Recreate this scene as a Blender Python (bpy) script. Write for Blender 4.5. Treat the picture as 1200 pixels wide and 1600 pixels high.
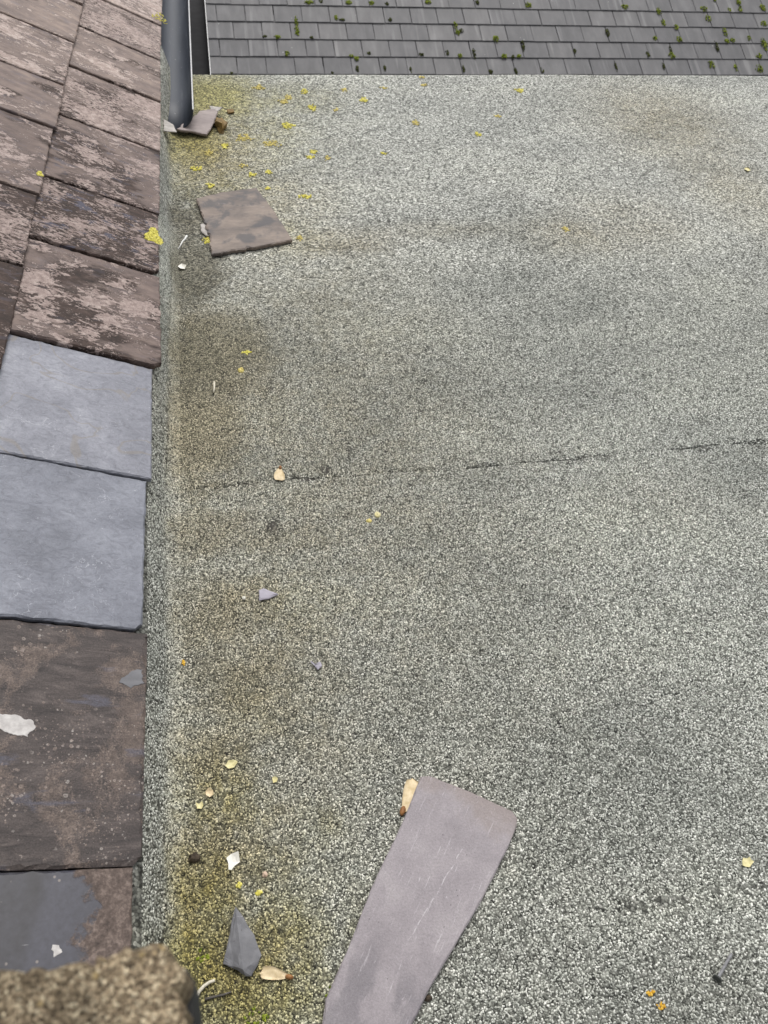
import bpy, bmesh, math, random
import numpy as np
from mathutils import Matrix, Vector
from mathutils import noise as mnoise

random.seed(7); RNG = np.random.default_rng(11)
for o in list(bpy.data.objects): bpy.data.objects.remove(o)
S = bpy.context.scene
COL = S.collection

# ------------------------------------------------------------------ camera
F = 1202.0; H = 0.95                       # focal length in photo pixels, eye height above the felt (m)
vY = Vector((-330, 1432, -1202)).normalized()
vX = Vector((7283, 671, -1202)); vX = (vX - vY * vX.dot(vY)).normalized()
vZ = vX.cross(vY)
MR = Matrix((vX, vY, vZ))                  # camera -> world
cam_d = bpy.data.cameras.new('camera'); cam = bpy.data.objects.new('camera', cam_d); COL.objects.link(cam)
cam.matrix_world = Matrix.Translation((0, 0, H)) @ MR.to_4x4()
cam_d.sensor_fit = 'VERTICAL'; cam_d.sensor_height = 36; cam_d.lens = F / 1600 * 36
cam_d.clip_start = 0.02; cam_d.clip_end = 2000
cam_d.dof.use_dof = True; cam_d.dof.focus_distance = 1.15; cam_d.dof.aperture_fstop = 13.0
S.camera = cam

# ------------------------------------------------------------------ overcast daylight
SUN_EL, SUN_AZ = math.radians(60), math.radians(18)    # azimuth from +Y, towards -X
w = bpy.data.worlds.new('World'); S.world = w; w.use_nodes = True
wn, wl = w.node_tree.nodes, w.node_tree.links
bg = wn['Background']
sky = wn.new('ShaderNodeTexSky'); sky.sky_type = 'NISHITA'; sky.sun_disc = False
sky.sun_elevation = SUN_EL; sky.sun_rotation = SUN_AZ; sky.dust_density = 4.0; sky.air_density = 1.2
hs = wn.new('ShaderNodeHueSaturation'); hs.inputs['Saturation'].default_value = 0.18   # cloud veil
wl.new(sky.outputs[0], hs.inputs['Color']); wl.new(hs.outputs[0], bg.inputs['Color'])
bg.inputs['Strength'].default_value = 0.12
sd = bpy.data.lights.new('sun', 'SUN'); sd.energy = 1.3; sd.angle = math.radians(35); sd.color = (1.0, 0.97, 0.93)
sun = bpy.data.objects.new('sun', sd); COL.objects.link(sun)
dirv = Vector((math.sin(SUN_AZ) * math.cos(SUN_EL), math.cos(SUN_AZ) * math.cos(SUN_EL), math.sin(SUN_EL)))
sun.rotation_euler = dirv.to_track_quat('Z', 'Y').to_euler()
S.render.engine = 'CYCLES'
S.view_settings.view_transform = 'Standard'; S.view_settings.look = 'None'
S.view_settings.gamma = 1; S.view_settings.use_curve_mapping = False
S.view_settings.exposure = 0.42

# ------------------------------------------------------------------ helpers
def ray(u, v): return MR @ Vector((u - 600, 800 - v, -F))
def at(u, v, z=0.0):                       # photo pixel -> point on the horizontal plane z
    d = ray(u, v); return Vector((0, 0, H)) + d * ((z - H) / d.z)
def tag(o, label=None, cat=None, group=None, kind=None):
    if label: o['label'] = label
    if cat: o['category'] = cat
    if group: o['group'] = group
    if kind: o['kind'] = kind
    return o
def empty(name, loc=(0, 0, 0)):
    o = bpy.data.objects.new(name, None); o.empty_display_size = 0.02; COL.objects.link(o); o.location = loc; return o
def mobj(name, verts, faces, m, parent=None, smooth=False, mw=None):
    me = bpy.data.meshes.new(name); me.from_pydata([tuple(v) for v in verts], [], faces); me.update()
    me.materials.append(m)
    if smooth: me.polygons.foreach_set('use_smooth', [True] * len(me.polygons))
    o = bpy.data.objects.new(name, me); COL.objects.link(o)
    if mw is not None: o.matrix_world = mw
    if parent: o.parent = parent
    return o
def local(parent, o):                      # keep a child where it was built in world space
    o.parent = parent; o.matrix_parent_inverse = Matrix.Translation(-Vector(parent.location)); return o

def felt_h(x, y):                          # gentle unevenness of the felt
    return (0.0016 * np.sin(3.1 * x + 1.3 * y + .4) + 0.0013 * np.sin(5.3 * y - 2.2 * x + 1.1)
            + 0.0009 * np.sin(9.7 * x + 4.1) * np.sin(7.9 * y + .7))
SEAM = 0.879
def seam_y(x): return SEAM + 0.0035 * np.sin(9 * x + 1) + 0.002 * np.sin(31 * x) + 0.0012 * np.sin(83 * x + 2)
def felt_z(x, y): return felt_h(x, y) + 0.0004 * (y > seam_y(x))

# ---- node helpers
class NT:
    def __init__(s, name):
        s.m = bpy.data.materials.new(name); s.m.use_nodes = True
        s.n, s.l = s.m.node_tree.nodes, s.m.node_tree.links
        s.b = s.n['Principled BSDF']
    def put(s, sock, v):
        if hasattr(v, 'is_output') or isinstance(v, bpy.types.NodeSocket): s.l.new(v, sock)
        elif isinstance(v, (tuple, list)) and len(v) == 3 and sock.type == 'RGBA': sock.default_value = (*v, 1)
        else: sock.default_value = v
    def node(s, t, **kw):
        x = s.n.new(t)
        for k, v in kw.items(): setattr(x, k, v)
        return x
    def math(s, op, a, b=0.0, c=None, clamp=False):
        x = s.node('ShaderNodeMath', operation=op, use_clamp=clamp); s.put(x.inputs[0], a); s.put(x.inputs[1], b)
        if c is not None: s.put(x.inputs[2], c)
        return x.outputs[0]
    def mix(s, fac, a, b, blend='MIX'):
        x = s.node('ShaderNodeMix', data_type='RGBA', blend_type=blend)
        s.put(x.inputs[0], fac); s.put(x.inputs[6], a); s.put(x.inputs[7], b); return x.outputs[2]
    def noise(s, vec, scale, detail=4, rough=.55, dist=0.0):
        x = s.node('ShaderNodeTexNoise'); s.put(x.inputs['Vector'], vec)
        x.inputs['Scale'].default_value = scale; x.inputs['Detail'].default_value = detail
        x.inputs['Roughness'].default_value = rough; x.inputs['Distortion'].default_value = dist; return x.outputs[0]
    def vor(s, vec, scale, feat='F1', rnd=1.0):
        x = s.node('ShaderNodeTexVoronoi', feature=feat); s.put(x.inputs['Vector'], vec)
        x.inputs['Scale'].default_value = scale; x.inputs['Randomness'].default_value = rnd; return x
    def step(s, v, a, b):
        x = s.node('ShaderNodeMapRange', clamp=True, interpolation_type='SMOOTHSTEP'); s.put(x.inputs[0], v)
        s.put(x.inputs[1], a); s.put(x.inputs[2], b); return x.outputs[0]
    def ramp(s, v, stops):
        x = s.node('ShaderNodeValToRGB'); s.put(x.inputs[0], v); e = x.color_ramp.elements
        while len(e) < len(stops): e.new(.5)
        for q, (p, c) in zip(e, stops): q.position = p; q.color = (*c, 1)
        return x.outputs[0]
    def mapping(s, vec, scale=(1, 1, 1), rot=(0, 0, 0), loc=(0, 0, 0)):
        x = s.node('ShaderNodeMapping'); s.put(x.inputs[0], vec)
        x.inputs['Scale'].default_value = scale; x.inputs['Rotation'].default_value = rot; x.inputs['Location'].default_value = loc
        return x.outputs[0]
    def attr(s, name, typ='GEOMETRY'):
        x = s.node('ShaderNodeAttribute', attribute_type=typ, attribute_name=name); return x.outputs['Fac']
    def pos(s): return s.node('ShaderNodeNewGeometry').outputs['Position']
    def objco(s, spread=37.0):             # object coordinates shifted by a per-object random amount
        t = s.node('ShaderNodeTexCoord').outputs['Object']; r = s.node('ShaderNodeObjectInfo').outputs['Random']
        a = s.node('ShaderNodeVectorMath', operation='ADD'); s.put(a.inputs[0], t)
        c = s.node('ShaderNodeCombineXYZ'); k = s.math('MULTIPLY', r, spread)
        s.put(c.inputs[0], k); s.put(c.inputs[1], s.math('MULTIPLY', r, spread * .63)); s.put(c.inputs[2], k)
        s.put(a.inputs[1], c.outputs[0]); return a.outputs[0]
    def rand(s): return s.node('ShaderNodeObjectInfo').outputs['Random']
    def bump(s, h, strength, dist):
        x = s.node('ShaderNodeBump'); x.inputs['Strength'].default_value = strength; x.inputs['Distance'].default_value = dist
        s.put(x.inputs['Height'], h); s.l.new(x.outputs[0], s.b.inputs['Normal'])
    def done(s, col, rough=.8, spec=.4):
        s.put(s.b.inputs['Base Color'], col); s.put(s.b.inputs['Roughness'], rough)
        s.b.inputs['Specular IOR Level'].default_value = spec; return s.m

GRAIN = [(0.0, (.034, .034, .031)), (.15, (.098, .100, .091)), (.44, (.290, .296, .272)), (.76, (.50, .507, .472)), (1.0, (.87, .87, .83))]
def stain(t, col, P):
    """algae / brown dirt / damp and painted shade laid over the grain colour; amounts come from point attributes, edges from noise"""
    al, br, wet_shade = t.attr('algae'), t.attr('brown'), t.attr('damp')
    n1 = t.noise(P, 14, 5, .62); n2 = t.noise(P, 46, 4, .6); n3 = t.noise(P, 110, 3, .6)
    nn = t.math('ADD', t.math('MULTIPLY', n1, .55), t.math('MULTIPLY', n2, .45))
    nn = t.math('SUBTRACT', t.math('ADD', nn, t.math('MULTIPLY', t.math('SUBTRACT', n3, .5), .3)), .5)
    def m(a, k, lo=.12, hi=.85): return t.step(t.math('ADD', a, t.math('MULTIPLY', t.math('MULTIPLY', nn, k), t.math('MINIMUM', t.math('MULTIPLY', a, 2.5), 1.0))), lo, hi)
    tone = t.noise(t.mapping(P, scale=(.8, 1.5, 1)), 3.0, 5, .55, .4)
    col = t.mix(1.0, col, t.ramp(tone, [(.3, (.76, .77, .76)), (.5, (.98, .98, .965)), (.68, (1.10, 1.10, 1.06))]), 'MULTIPLY')
    col = t.mix(m(br, .75, .0, .72), col, t.mix(1.0, col, (.76, .675, .525), 'MULTIPLY'))
    col = t.mix(m(al, 1.0, .0, .95), col, t.mix(1.0, col, (.80, .74, .36), 'MULTIPLY'))
    col = t.mix(m(wet_shade, 1.0), col, t.mix(1.0, col, (.42, .40, .35), 'MULTIPLY'))
    return col
def mat_felt():
    t = NT('mineral_felt'); P = t.pos()
    Pd = t.mapping(P, scale=(1, 1, .7))
    v = t.vor(Pd, 300); cr = t.node('ShaderNodeSeparateColor'); t.put(cr.inputs[0], v.outputs['Color'])
    v2 = t.vor(Pd, 190); cr2 = t.node('ShaderNodeSeparateColor'); t.put(cr2.inputs[0], v2.outputs['Color'])
    g = t.math('ADD', t.math('MULTIPLY', cr.outputs[0], .82), t.math('MULTIPLY', cr2.outputs[1], .18))
    clump = t.noise(P, 60, 3, .6)
    g = t.math('ADD', g, t.math('MULTIPLY', t.math('SUBTRACT', clump, .5), .3), clamp=True)
    gap = t.step(v.outputs['Distance'], .46, .85)
    col = t.ramp(g, GRAIN)
    col = stain(t, col, P)
    col = t.mix(t.math('MULTIPLY', gap, .7), col, (.022, .021, .02))
    col = t.mix(t.math('MULTIPLY', t.attr('chipped'), .8), col, t.mix(1.0, col, (.28, .28, .27), 'MULTIPLY'))
    bare = t.math('MULTIPLY', t.step(t.math('ADD', t.attr('bare'), t.math('MULTIPLY', t.math('SUBTRACT', t.noise(P, 180, 3), .5), 1.1)), .45, .62), .92)
    col = t.mix(bare, col, (.05, .045, .039))
    t.bump(t.math('SUBTRACT', 1.0, v.outputs['Distance']), .55, .0012)
    return t.done(col, .85, .3)
def mat_chips():
    t = NT('felt_granules'); P = t.pos()
    r = t.node('ShaderNodeNewGeometry').outputs['Random Per Island']
    clump = t.noise(P, 55, 3, .6)
    g = t.math('ADD', r, t.math('MULTIPLY', t.math('SUBTRACT', clump, .5), .25), clamp=True)
    return t.done(stain(t, t.ramp(g, [(0, (.100, .104, .091)), (.18, (.215, .223, .199)), (.45, (.395, .408, .370)), (.78, (.595, .608, .562)), (1, (.88, .885, .84))]), P), .7, .4)

def mat_old_slate():
    t = NT('weathered_slate'); C = t.objco()
    st = t.mapping(C, scale=(1.0, 1.9, 1.0), rot=(0, 0, .3))
    lich, blue, dark = t.attr('lichen', 'OBJECT'), t.attr('blue', 'OBJECT'), t.attr('dark', 'OBJECT')
    big = t.noise(C, 10, 4, .55); big2 = t.noise(t.mapping(st, loc=(3, 5, 1)), 6.5, 3, .5)
    fine_a = t.noise(st, 52, 12, .70, 1.5); fine_b = t.noise(t.mapping(st, loc=(4, 7, 2)), 24, 12, .66, .8); bt = t.attr('blotch', 'OBJECT')
    fine = t.math('ADD', t.math('MULTIPLY', fine_a, t.math('SUBTRACT', 1.0, bt)), t.math('MULTIPLY', fine_b, bt)); mid = t.noise(st, 30, 8, .68, .5); grit = t.noise(C, 750, 3, .65); grain = t.noise(C, 260, 5, .7)
    base = t.ramp(mid, [(.30, (.021, .0145, .0125)), (.5, (.050, .034, .029)), (.70, (.105, .074, .064))])
    base = t.mix(1.0, base, t.ramp(grain, [(.3, (.62, .60, .58)), (.65, (1.25, 1.22, 1.2))]), 'MULTIPLY')
    film = t.ramp(t.noise(st, 22, 7, .62), [(.3, (.105, .080, .075)), (.52, (.180, .138, .124)), (.75, (.275, .215, .185))])
    fm = t.math('MULTIPLY', t.step(t.math('ADD', big2, t.math('ADD', t.math('MULTIPLY', t.math('SUBTRACT', mid, .5), .25), t.math('MULTIPLY', t.attr('film', 'OBJECT'), .12))), .52, .61), t.math('SUBTRACT', 1.0, dark))
    col = t.mix(t.math('MULTIPLY', fm, .9), base, film)
    bl = t.math('MULTIPLY', t.step(t.noise(t.mapping(C, scale=(.8, 2.0, 1), loc=(9, 2, 4)), 24, 6, .65, .5), .56, .60), blue)
    col = t.mix(bl, col, (.088, .088, .120))
    lm = t.math('ADD', fine, t.math('ADD', t.math('MULTIPLY', t.math('SUBTRACT', big, .5), .50), t.math('MULTIPLY', t.math('SUBTRACT', lich, .5), .34)))
    lm = t.math('SUBTRACT', lm, t.math('MULTIPLY', fm, .07))
    lm = t.math('ADD', lm, t.math('MULTIPLY', t.math('SUBTRACT', grain, .5), .17))
    crust = t.step(lm, .505, .538)
    lc = t.ramp(t.noise(C, 90, 6, .68), [(.3, (.225, .175, .160)), (.5, (.37, .302, .282)), (.7, (.54, .468, .435))])
    lc = t.mix(1.0, lc, t.ramp(grit, [(.34, (.58, .56, .54)), (.55, (1.03, 1.03, 1.03))]), 'MULTIPLY')
    col = t.mix(t.math('MULTIPLY', crust, .93), col, lc)
    rimm = t.math('MULTIPLY', t.step(lm, .485, .506), t.math('SUBTRACT', 1.0, crust))       # dark thallus margin
    col = t.mix(t.math('MULTIPLY', rimm, .45), col, (.03, .022, .02))
    v3 = t.vor(C, 230); dot = t.math('MULTIPLY', t.math('SUBTRACT', 1.0, t.step(v3.outputs['Distance'], .10, .19)), t.step(t.noise(C, 33, 3), .57, .62))
    col = t.mix(t.math('MULTIPLY', dot, .7), col, (.60, .56, .52))
    col = t.mix(1.0, col, t.ramp(t.attr('tone', 'OBJECT'), [(0, (.66, .62, .60)), (.5, (.94, .91, .89)), (1, (1.28, 1.27, 1.21))]), 'MULTIPLY')
    hgt = t.math('ADD', t.math('MULTIPLY', crust, .55), t.math('ADD', t.math('MULTIPLY', grain, .5), t.math('ADD', t.math('MULTIPLY', mid, .7), t.math('MULTIPLY', grit, .2))))
    t.bump(hgt, .6, .0013)
    return t.done(col, t.math('SUBTRACT', .78, t.math('MULTIPLY', fm, .12)), .35)
def mat_dark_slate():
    t = NT('lichen_spotted_slate'); C = t.objco()
    st = t.mapping(C, scale=(.7, 2.4, 1.0)); big = t.noise(C, 14, 6, .62, .4); lay = t.noise(st, 34, 8, .68, .6); grit = t.noise(C, 520, 4, .7)
    col = t.ramp(lay, [(.28, (.026, .022, .022)), (.5, (.062, .051, .049)), (.72, (.120, .100, .094))])
    brn = t.ramp(t.noise(C, 120, 6, .7), [(.3, (.060, .046, .040)), (.55, (.145, .112, .096)), (.75, (.26, .21, .185))])
    col = t.mix(t.math('MULTIPLY', t.step(t.math('ADD', big, t.math('MULTIPLY', t.math('SUBTRACT', grit, .5), .25)), .50, .58), .75), col, brn)
    col = t.mix(t.math('MULTIPLY', t.step(t.noise(t.mapping(st, loc=(5, 5, 1)), 11, 5, .6), .58, .64), .7), col, (.085, .085, .112))
    col = t.mix(1.0, col, t.ramp(grit, [(.33, (.62, .61, .6)), (.66, (1.3, 1.28, 1.25))]), 'MULTIPLY')
    for sc, lo, pk, amt in ((130, .57, 3, .4), (210, .53, 8, .55), (340, .57, 13, .6)):
        wv = t.node('ShaderNodeVectorMath', operation='ADD'); nz = t.node('ShaderNodeTexNoise'); t.put(nz.inputs['Vector'], C); nz.inputs['Scale'].default_value = sc * 2.2
        sv = t.node('ShaderNodeVectorMath', operation='SCALE'); t.put(sv.inputs[0], nz.outputs['Color']); sv.inputs['Scale'].default_value = .5 / sc; t.put(wv.inputs[0], C); t.put(wv.inputs[1], sv.outputs[0])
        v = t.vor(wv.outputs[0], sc); d = v.outputs['Distance']; cr = t.node('ShaderNodeSeparateColor'); t.put(cr.inputs[0], v.outputs['Color'])
        rad = t.math('ADD', .08, t.math('MULTIPLY', cr.outputs[0], .22))
        q = t.math('DIVIDE', d, rad)
        ring = t.math('MULTIPLY', t.step(q, .35, .7), t.math('SUBTRACT', 1.0, t.step(q, .95, 1.15)))
        sp_ = t.math('MULTIPLY', t.math('ADD', t.math('MULTIPLY', t.math('SUBTRACT', 1.0, t.step(q, .9, 1.15)), .35), t.math('MULTIPLY', ring, .65)), t.step(t.noise(t.mapping(C, loc=(pk, pk, 0)), 17, 4, .6), lo - .03, lo + .05))
        col = t.mix(t.math('MULTIPLY', sp_, amt), col, t.ramp(cr.outputs[1], [(0, (.22, .165, .135)), (.7, (.36, .29, .25)), (1, (.56, .52, .48))]))
    st2 = t.node('ShaderNodeMath', operation='SNAP'); t.put(st2.inputs[0], t.noise(t.mapping(st, loc=(2, 4, 8)), 15, 6, .62, .6)); st2.inputs[1].default_value = .07
    t.bump(t.math('ADD', t.math('MULTIPLY', st2.outputs[0], 3.2), t.math('ADD', t.math('MULTIPLY', lay, .8), t.math('MULTIPLY', grit, .35))), .6, .0016)
    return t.done(col, .68, .4)
def mat_worn_slate():                      # bottom slate: smooth dark face framed by brown crust
    t = NT('scraped_slate'); C = t.node('ShaderNodeTexCoord').outputs['Object']
    n = t.noise(C, 26, 9, .68)
    sx = t.node('ShaderNodeSeparateXYZ'); t.put(sx.inputs[0], C)
    e1 = t.step(t.math('ADD', sx.outputs[0], t.math('MULTIPLY', t.math('SUBTRACT', n, .5), .11)), .050, .060)
    e2 = t.step(t.math('ADD', sx.outputs[1], t.math('MULTIPLY', t.math('SUBTRACT', t.noise(C, 26, 5, .6), .5), .06)), .108, .094)
    face = t.math('MULTIPLY', e1, e2)
    crust = t.ramp(t.noise(C, 170, 8, .74), [(.3, (.035, .026, .022)), (.5, (.105, .078, .066)), (.68, (.22, .172, .148))])
    bl = t.ramp(t.noise(t.mapping(C, scale=(1, .25, 1)), 18, 3), [(.36, (.028, .026, .027)), (.62, (.055, .055, .070))])
    bl = t.mix(1.0, bl, t.ramp(t.noise(C, 140, 6, .7), [(.3, (.75, .74, .72)), (.7, (1.2, 1.2, 1.2))]), 'MULTIPLY')
    scr = t.step(t.noise(t.mapping(C, scale=(.12, 2.6, 1), rot=(0, 0, .12)), 130, 3, .7), .69, .74)
    scr = t.math('MULTIPLY', scr, t.step(t.noise(C, 16, 2), .5, .6))
    bl = t.mix(t.math('MULTIPLY', scr, .8), bl, (.5, .49, .48))
    v = t.vor(C, 110); sp = t.math('MULTIPLY', t.math('SUBTRACT', 1.0, t.step(v.outputs['Distance'], .10, .2)), t.step(t.noise(C, 30, 3), .55, .6))
    bl = t.mix(t.math('MULTIPLY', sp, .6), bl, (.3, .26, .23))
    t.bump(t.math('ADD', t.math('MULTIPLY', t.math('SUBTRACT', 1.0, face), .6), t.math('MULTIPLY', n, .3)), .5, .0015)
    return t.done(t.mix(face, crust, bl), t.math('SUBTRACT', .8, t.math('MULTIPLY', face, .35)), .45)
def mat_new_slate():
    t = NT('new_slate'); C = t.objco()
    cl = t.noise(C, 11, 5, .6, .5); riv = t.noise(t.mapping(C, scale=(1, 1.5, 1), rot=(0, 0, .5)), 55, 7, .68, 1.4); mic = t.noise(C, 420, 3, .6)
    col = t.ramp(cl, [(.28, (.160, .165, .193)), (.5, (.210, .215, .249)), (.72, (.275, .281, .318))])
    col = t.mix(1.0, col, t.ramp(riv, [(.28, (.70, .70, .71)), (.5, (1, 1, 1)), (.72, (1.2, 1.2, 1.18))]), 'MULTIPLY')
    col = t.mix(1.0, col, t.ramp(mic, [(.3, (.90, .90, .90)), (.6, (1.05, 1.05, 1.05))]), 'MULTIPLY')
    col = t.mix(t.attr('vein', 'OBJECT'), t.mix(1.0, col, (.80, .82, .84), 'MULTIPLY'), col)
    vein = t.math('ABSOLUTE', t.math('SUBTRACT', t.noise(t.mapping(C, loc=(7, 1, 2)), 6.5, 3, .5, .6), .5))
    vm = t.math('MULTIPLY', t.math('SUBTRACT', 1.0, t.step(vein, .002, .011)), t.math('MULTIPLY', t.attr('vein', 'OBJECT'), .42))
    col = t.mix(vm, col, (.20, .17, .13))
    sc = t.math('ABSOLUTE', t.math('SUBTRACT', t.noise(t.mapping(C, loc=(1, 8, 5)), 24, 4, .62, 1.0), .5))
    sm = t.math('MULTIPLY', t.math('SUBTRACT', 1.0, t.step(sc, .001, .007)), t.step(t.noise(C, 17, 3), .52, .66))
    col = t.mix(t.math('MULTIPLY', sm, .35), col, (.62, .63, .67))
    hr = t.math('ABSOLUTE', t.math('SUBTRACT', t.noise(t.mapping(C, loc=(11, 3, 7), scale=(1, 1.6, 1)), 19, 5, .6, 1.6), .5))
    hm = t.math('MULTIPLY', t.math('SUBTRACT', 1.0, t.step(hr, .0008, .004)), t.step(t.noise(t.mapping(C, loc=(5, 9, 2)), 26, 3), .56, .64))
    col = t.mix(t.math('MULTIPLY', hm, .75), col, (.06, .06, .07))
    fl = t.math('MULTIPLY', t.step(t.noise(C, 150, 4, .65), .69, .74), .55)
    col = t.mix(fl, col, (.60, .61, .65))
    st = t.node('ShaderNodeMath', operation='SNAP'); t.put(st.inputs[0], t.noise(t.mapping(C, loc=(2, 4, 8)), 17, 5, .6, .8)); st.inputs[1].default_value = .055
    t.bump(t.math('ADD', t.math('MULTIPLY', st.outputs[0], 3.0), t.math('ADD', t.math('MULTIPLY', riv, 1.2), t.math('MULTIPLY', mic, .2))), .7, .0018)
    return t.done(col, .55, .45)
def mat_loose_slate(name, c0, c1, c2, streak_rot=0.0, scale=1.0, patch=None, pamt=0.0):
    t = NT(name); C = t.objco()
    st = t.mapping(C, scale=(1, 2.0, 1), rot=(0, 0, streak_rot))
    n = t.noise(st, 9 * scale, 5, .6, .3); f = t.noise(st, 60, 6, .65); mic = t.noise(C, 500, 3)
    col = t.ramp(n, [(.3, c0), (.5, c1), (.7, c2)])
    col = t.mix(1.0, col, t.ramp(f, [(.3, (.86, .86, .86)), (.7, (1.1, 1.1, 1.1))]), 'MULTIPLY')
    if patch:
        pm = t.step(t.noise(t.mapping(C, loc=(4, 2, 1)), 11 * scale, 4, .6, .3), .50, .60)
        col = t.mix(t.math('MULTIPLY', pm, pamt), col, patch)
    sc = t.step(t.noise(t.mapping(C, scale=(.35, 4.5, 1), rot=(0, 0, streak_rot + .15)), 75, 4, .66), .66, .72)
    sc = t.math('MULTIPLY', sc, t.step(t.noise(C, 22, 3), .46, .60))
    col = t.mix(t.math('MULTIPLY', sc, .55), col, (.60, .57, .58))
    v = t.vor(C, 130); dk = t.math('MULTIPLY', t.math('SUBTRACT', 1.0, t.step(v.outputs['Distance'], .06, .11)), t.step(t.noise(C, 40, 2), .56, .6))
    col = t.mix(t.math('MULTIPLY', dk, .7), col, (.06, .045, .045))
    t.bump(t.math('ADD', f, t.math('MULTIPLY', mic, .2)), .35, .0012)
    return t.done(col, .6, .4)
def mat_long_slate():
    t = NT('long_purple_slate'); C = t.node('ShaderNodeTexCoord').outputs['Object']
    a = at(580, 1600) - at(735, 1240); ang = math.atan2(a.y, a.x)
    L = t.mapping(C, rot=(0, 0, -ang))                  # X runs along the slate, towards the narrow near end
    sx = t.node('ShaderNodeSeparateXYZ'); t.put(sx.inputs[0], L); X = sx.outputs[0]
    st = t.mapping(L, scale=(.35, 2.6, 1)); n = t.noise(C, 22, 6, .62, .4); f = t.noise(st, 60, 7, .7); mic = t.noise(C, 430, 4, .7)
    col = t.ramp(n, [(.3, (.218, .196, .208)), (.5, (.268, .241, .254)), (.72, (.325, .296, .305))])
    wob = t.math('MULTIPLY', t.math('SUBTRACT', t.noise(C, 30, 5, .62), .5), .09)
    col = t.mix(t.math('MULTIPLY', t.step(t.math('ADD', X, wob), -.095, -.135), .7), col, (.235, .195, .180))
    dk = t.math('MULTIPLY', t.step(t.math('ADD', X, wob), .055, .10), t.step(t.noise(t.mapping(L, scale=(.5, 1.3, 1), loc=(.3, .1, 0)), 26, 4, .6), .44, .56))
    col = t.mix(t.math('MULTIPLY', dk, .5), col, (.115, .108, .120))
    col = t.mix(1.0, col, t.ramp(mic, [(.32, (.86, .86, .86)), (.66, (1.12, 1.12, 1.12))]), 'MULTIPLY')
    sc = t.math('MULTIPLY', t.step(t.noise(t.mapping(L, scale=(.22, 3.4, 1), rot=(0, 0, .12)), 110, 5, .7), .60, .68), t.step(t.noise(C, 24, 4, .6), .36, .52))
    fk_ = t.math('MULTIPLY', t.step(t.noise(t.mapping(L, scale=(.55, 2.2, 1)), 210, 4, .7), .63, .70), t.step(t.noise(t.mapping(C, loc=(3, 1, 0)), 30, 4, .6), .48, .60))
    sc = t.math('MAXIMUM', sc, fk_)
    col = t.mix(t.math('MULTIPLY', sc, .48), col, (.56, .53, .55))
    # one long scratch
    sy = t.math('ADD', sx.outputs[1], t.math('ADD', -.004, t.math('ADD', t.math('MULTIPLY', X, .13), t.math('MULTIPLY', t.math('SUBTRACT', t.noise(C, 40, 3), .5), .008))))
    ln = t.math('MULTIPLY', t.math('SUBTRACT', 1.0, t.step(t.math('ABSOLUTE', sy), .0002, .0007)), t.math('MULTIPLY', t.step(X, -.075, -.06), t.step(X, .055, .03)))
    col = t.mix(t.math('MULTIPLY', ln, t.math('MULTIPLY', t.step(t.noise(C, 160, 3), .40, .60), .6)), col, (.58, .55, .57))
    v = t.vor(C, 120); pk = t.math('MULTIPLY', t.math('SUBTRACT', 1.0, t.step(v.outputs['Distance'], .05, .10)), t.step(t.noise(C, 40, 2), .54, .58))
    col = t.mix(t.math('MULTIPLY', pk, .8), col, (.05, .04, .045))
    t.bump(t.math('ADD', t.math('MULTIPLY', t.noise(C, 60, 6, .65), .8), t.math('MULTIPLY', mic, .45)), .6, .0014)
    return t.done(col, .6, .4)
def mat_tile():
    t = NT('concrete_tile'); C = t.objco()
    sx = t.node('ShaderNodeSeparateXYZ'); t.put(sx.inputs[0], t.node('ShaderNodeTexCoord').outputs['Object'])
    col = t.ramp(t.noise(t.mapping(C, scale=(1, .35, 1)), 9, 5, .6), [(.3, (.082, .081, .085)), (.5, (.105, .103, .107)), (.72, (.145, .142, .146))])
    strk = t.noise(t.mapping(C, scale=(1, .05, 1)), 17, 3, .5)
    col = t.mix(t.math('MULTIPLY', t.step(strk, .56, .72), .38), col, (.29, .285, .285))
    col = t.mix(1.0, col, t.ramp(t.rand(), [(0, (.84, .84, .86)), (.6, (1, 1, 1)), (1, (1.13, 1.12, 1.1))]), 'MULTIPLY')
    v = t.vor(C, 16); dot = t.math('MULTIPLY', t.math('SUBTRACT', 1.0, t.step(v.outputs['Distance'], .05, .09)), t.step(t.noise(C, 5, 2), .60, .64))
    col = t.mix(t.math('MULTIPLY', dot, .8), col, (.6, .6, .58))
    t.bump(t.noise(C, 200, 3), .2, .002)
    return t.done(col, .62, .4)
def mat_simple(name, c0, c1, scale=60, rough=.7, spec=.4, bump=.3, bd=.001, detail=4):
    t = NT(name); C = t.objco()
    n = t.noise(C, scale, detail, .6)
    t.bump(n, bump, bd)
    return t.done(t.ramp(n, [(.32, c0), (.68, c1)]), rough, spec)
def mat_island(name, stops, rough=.8, tr=0.0):
    t = NT(name); r = t.node('ShaderNodeNewGeometry').outputs['Random Per Island']
    return t.done(t.ramp(r, stops), rough, .25)
def mat_gutter():
    t = NT('black_plastic'); C = t.objco()
    st = t.noise(t.mapping(C, scale=(6, .5, 6)), 9, 5, .62); d = t.noise(C, 160, 3)
    col = t.ramp(st, [(.35, (.015, .021, .034)), (.6, (.031, .039, .056)), (.78, (.10, .108, .122))])
    dot = t.step(t.noise(C, 90, 2), .71, .75); col = t.mix(t.math('MULTIPLY', dot, .5), col, (.3, .3, .3))
    t.bump(d, .12, .001)
    return t.done(col, t.math('ADD', .42, t.math('MULTIPLY', st, .25)), .5)
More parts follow.
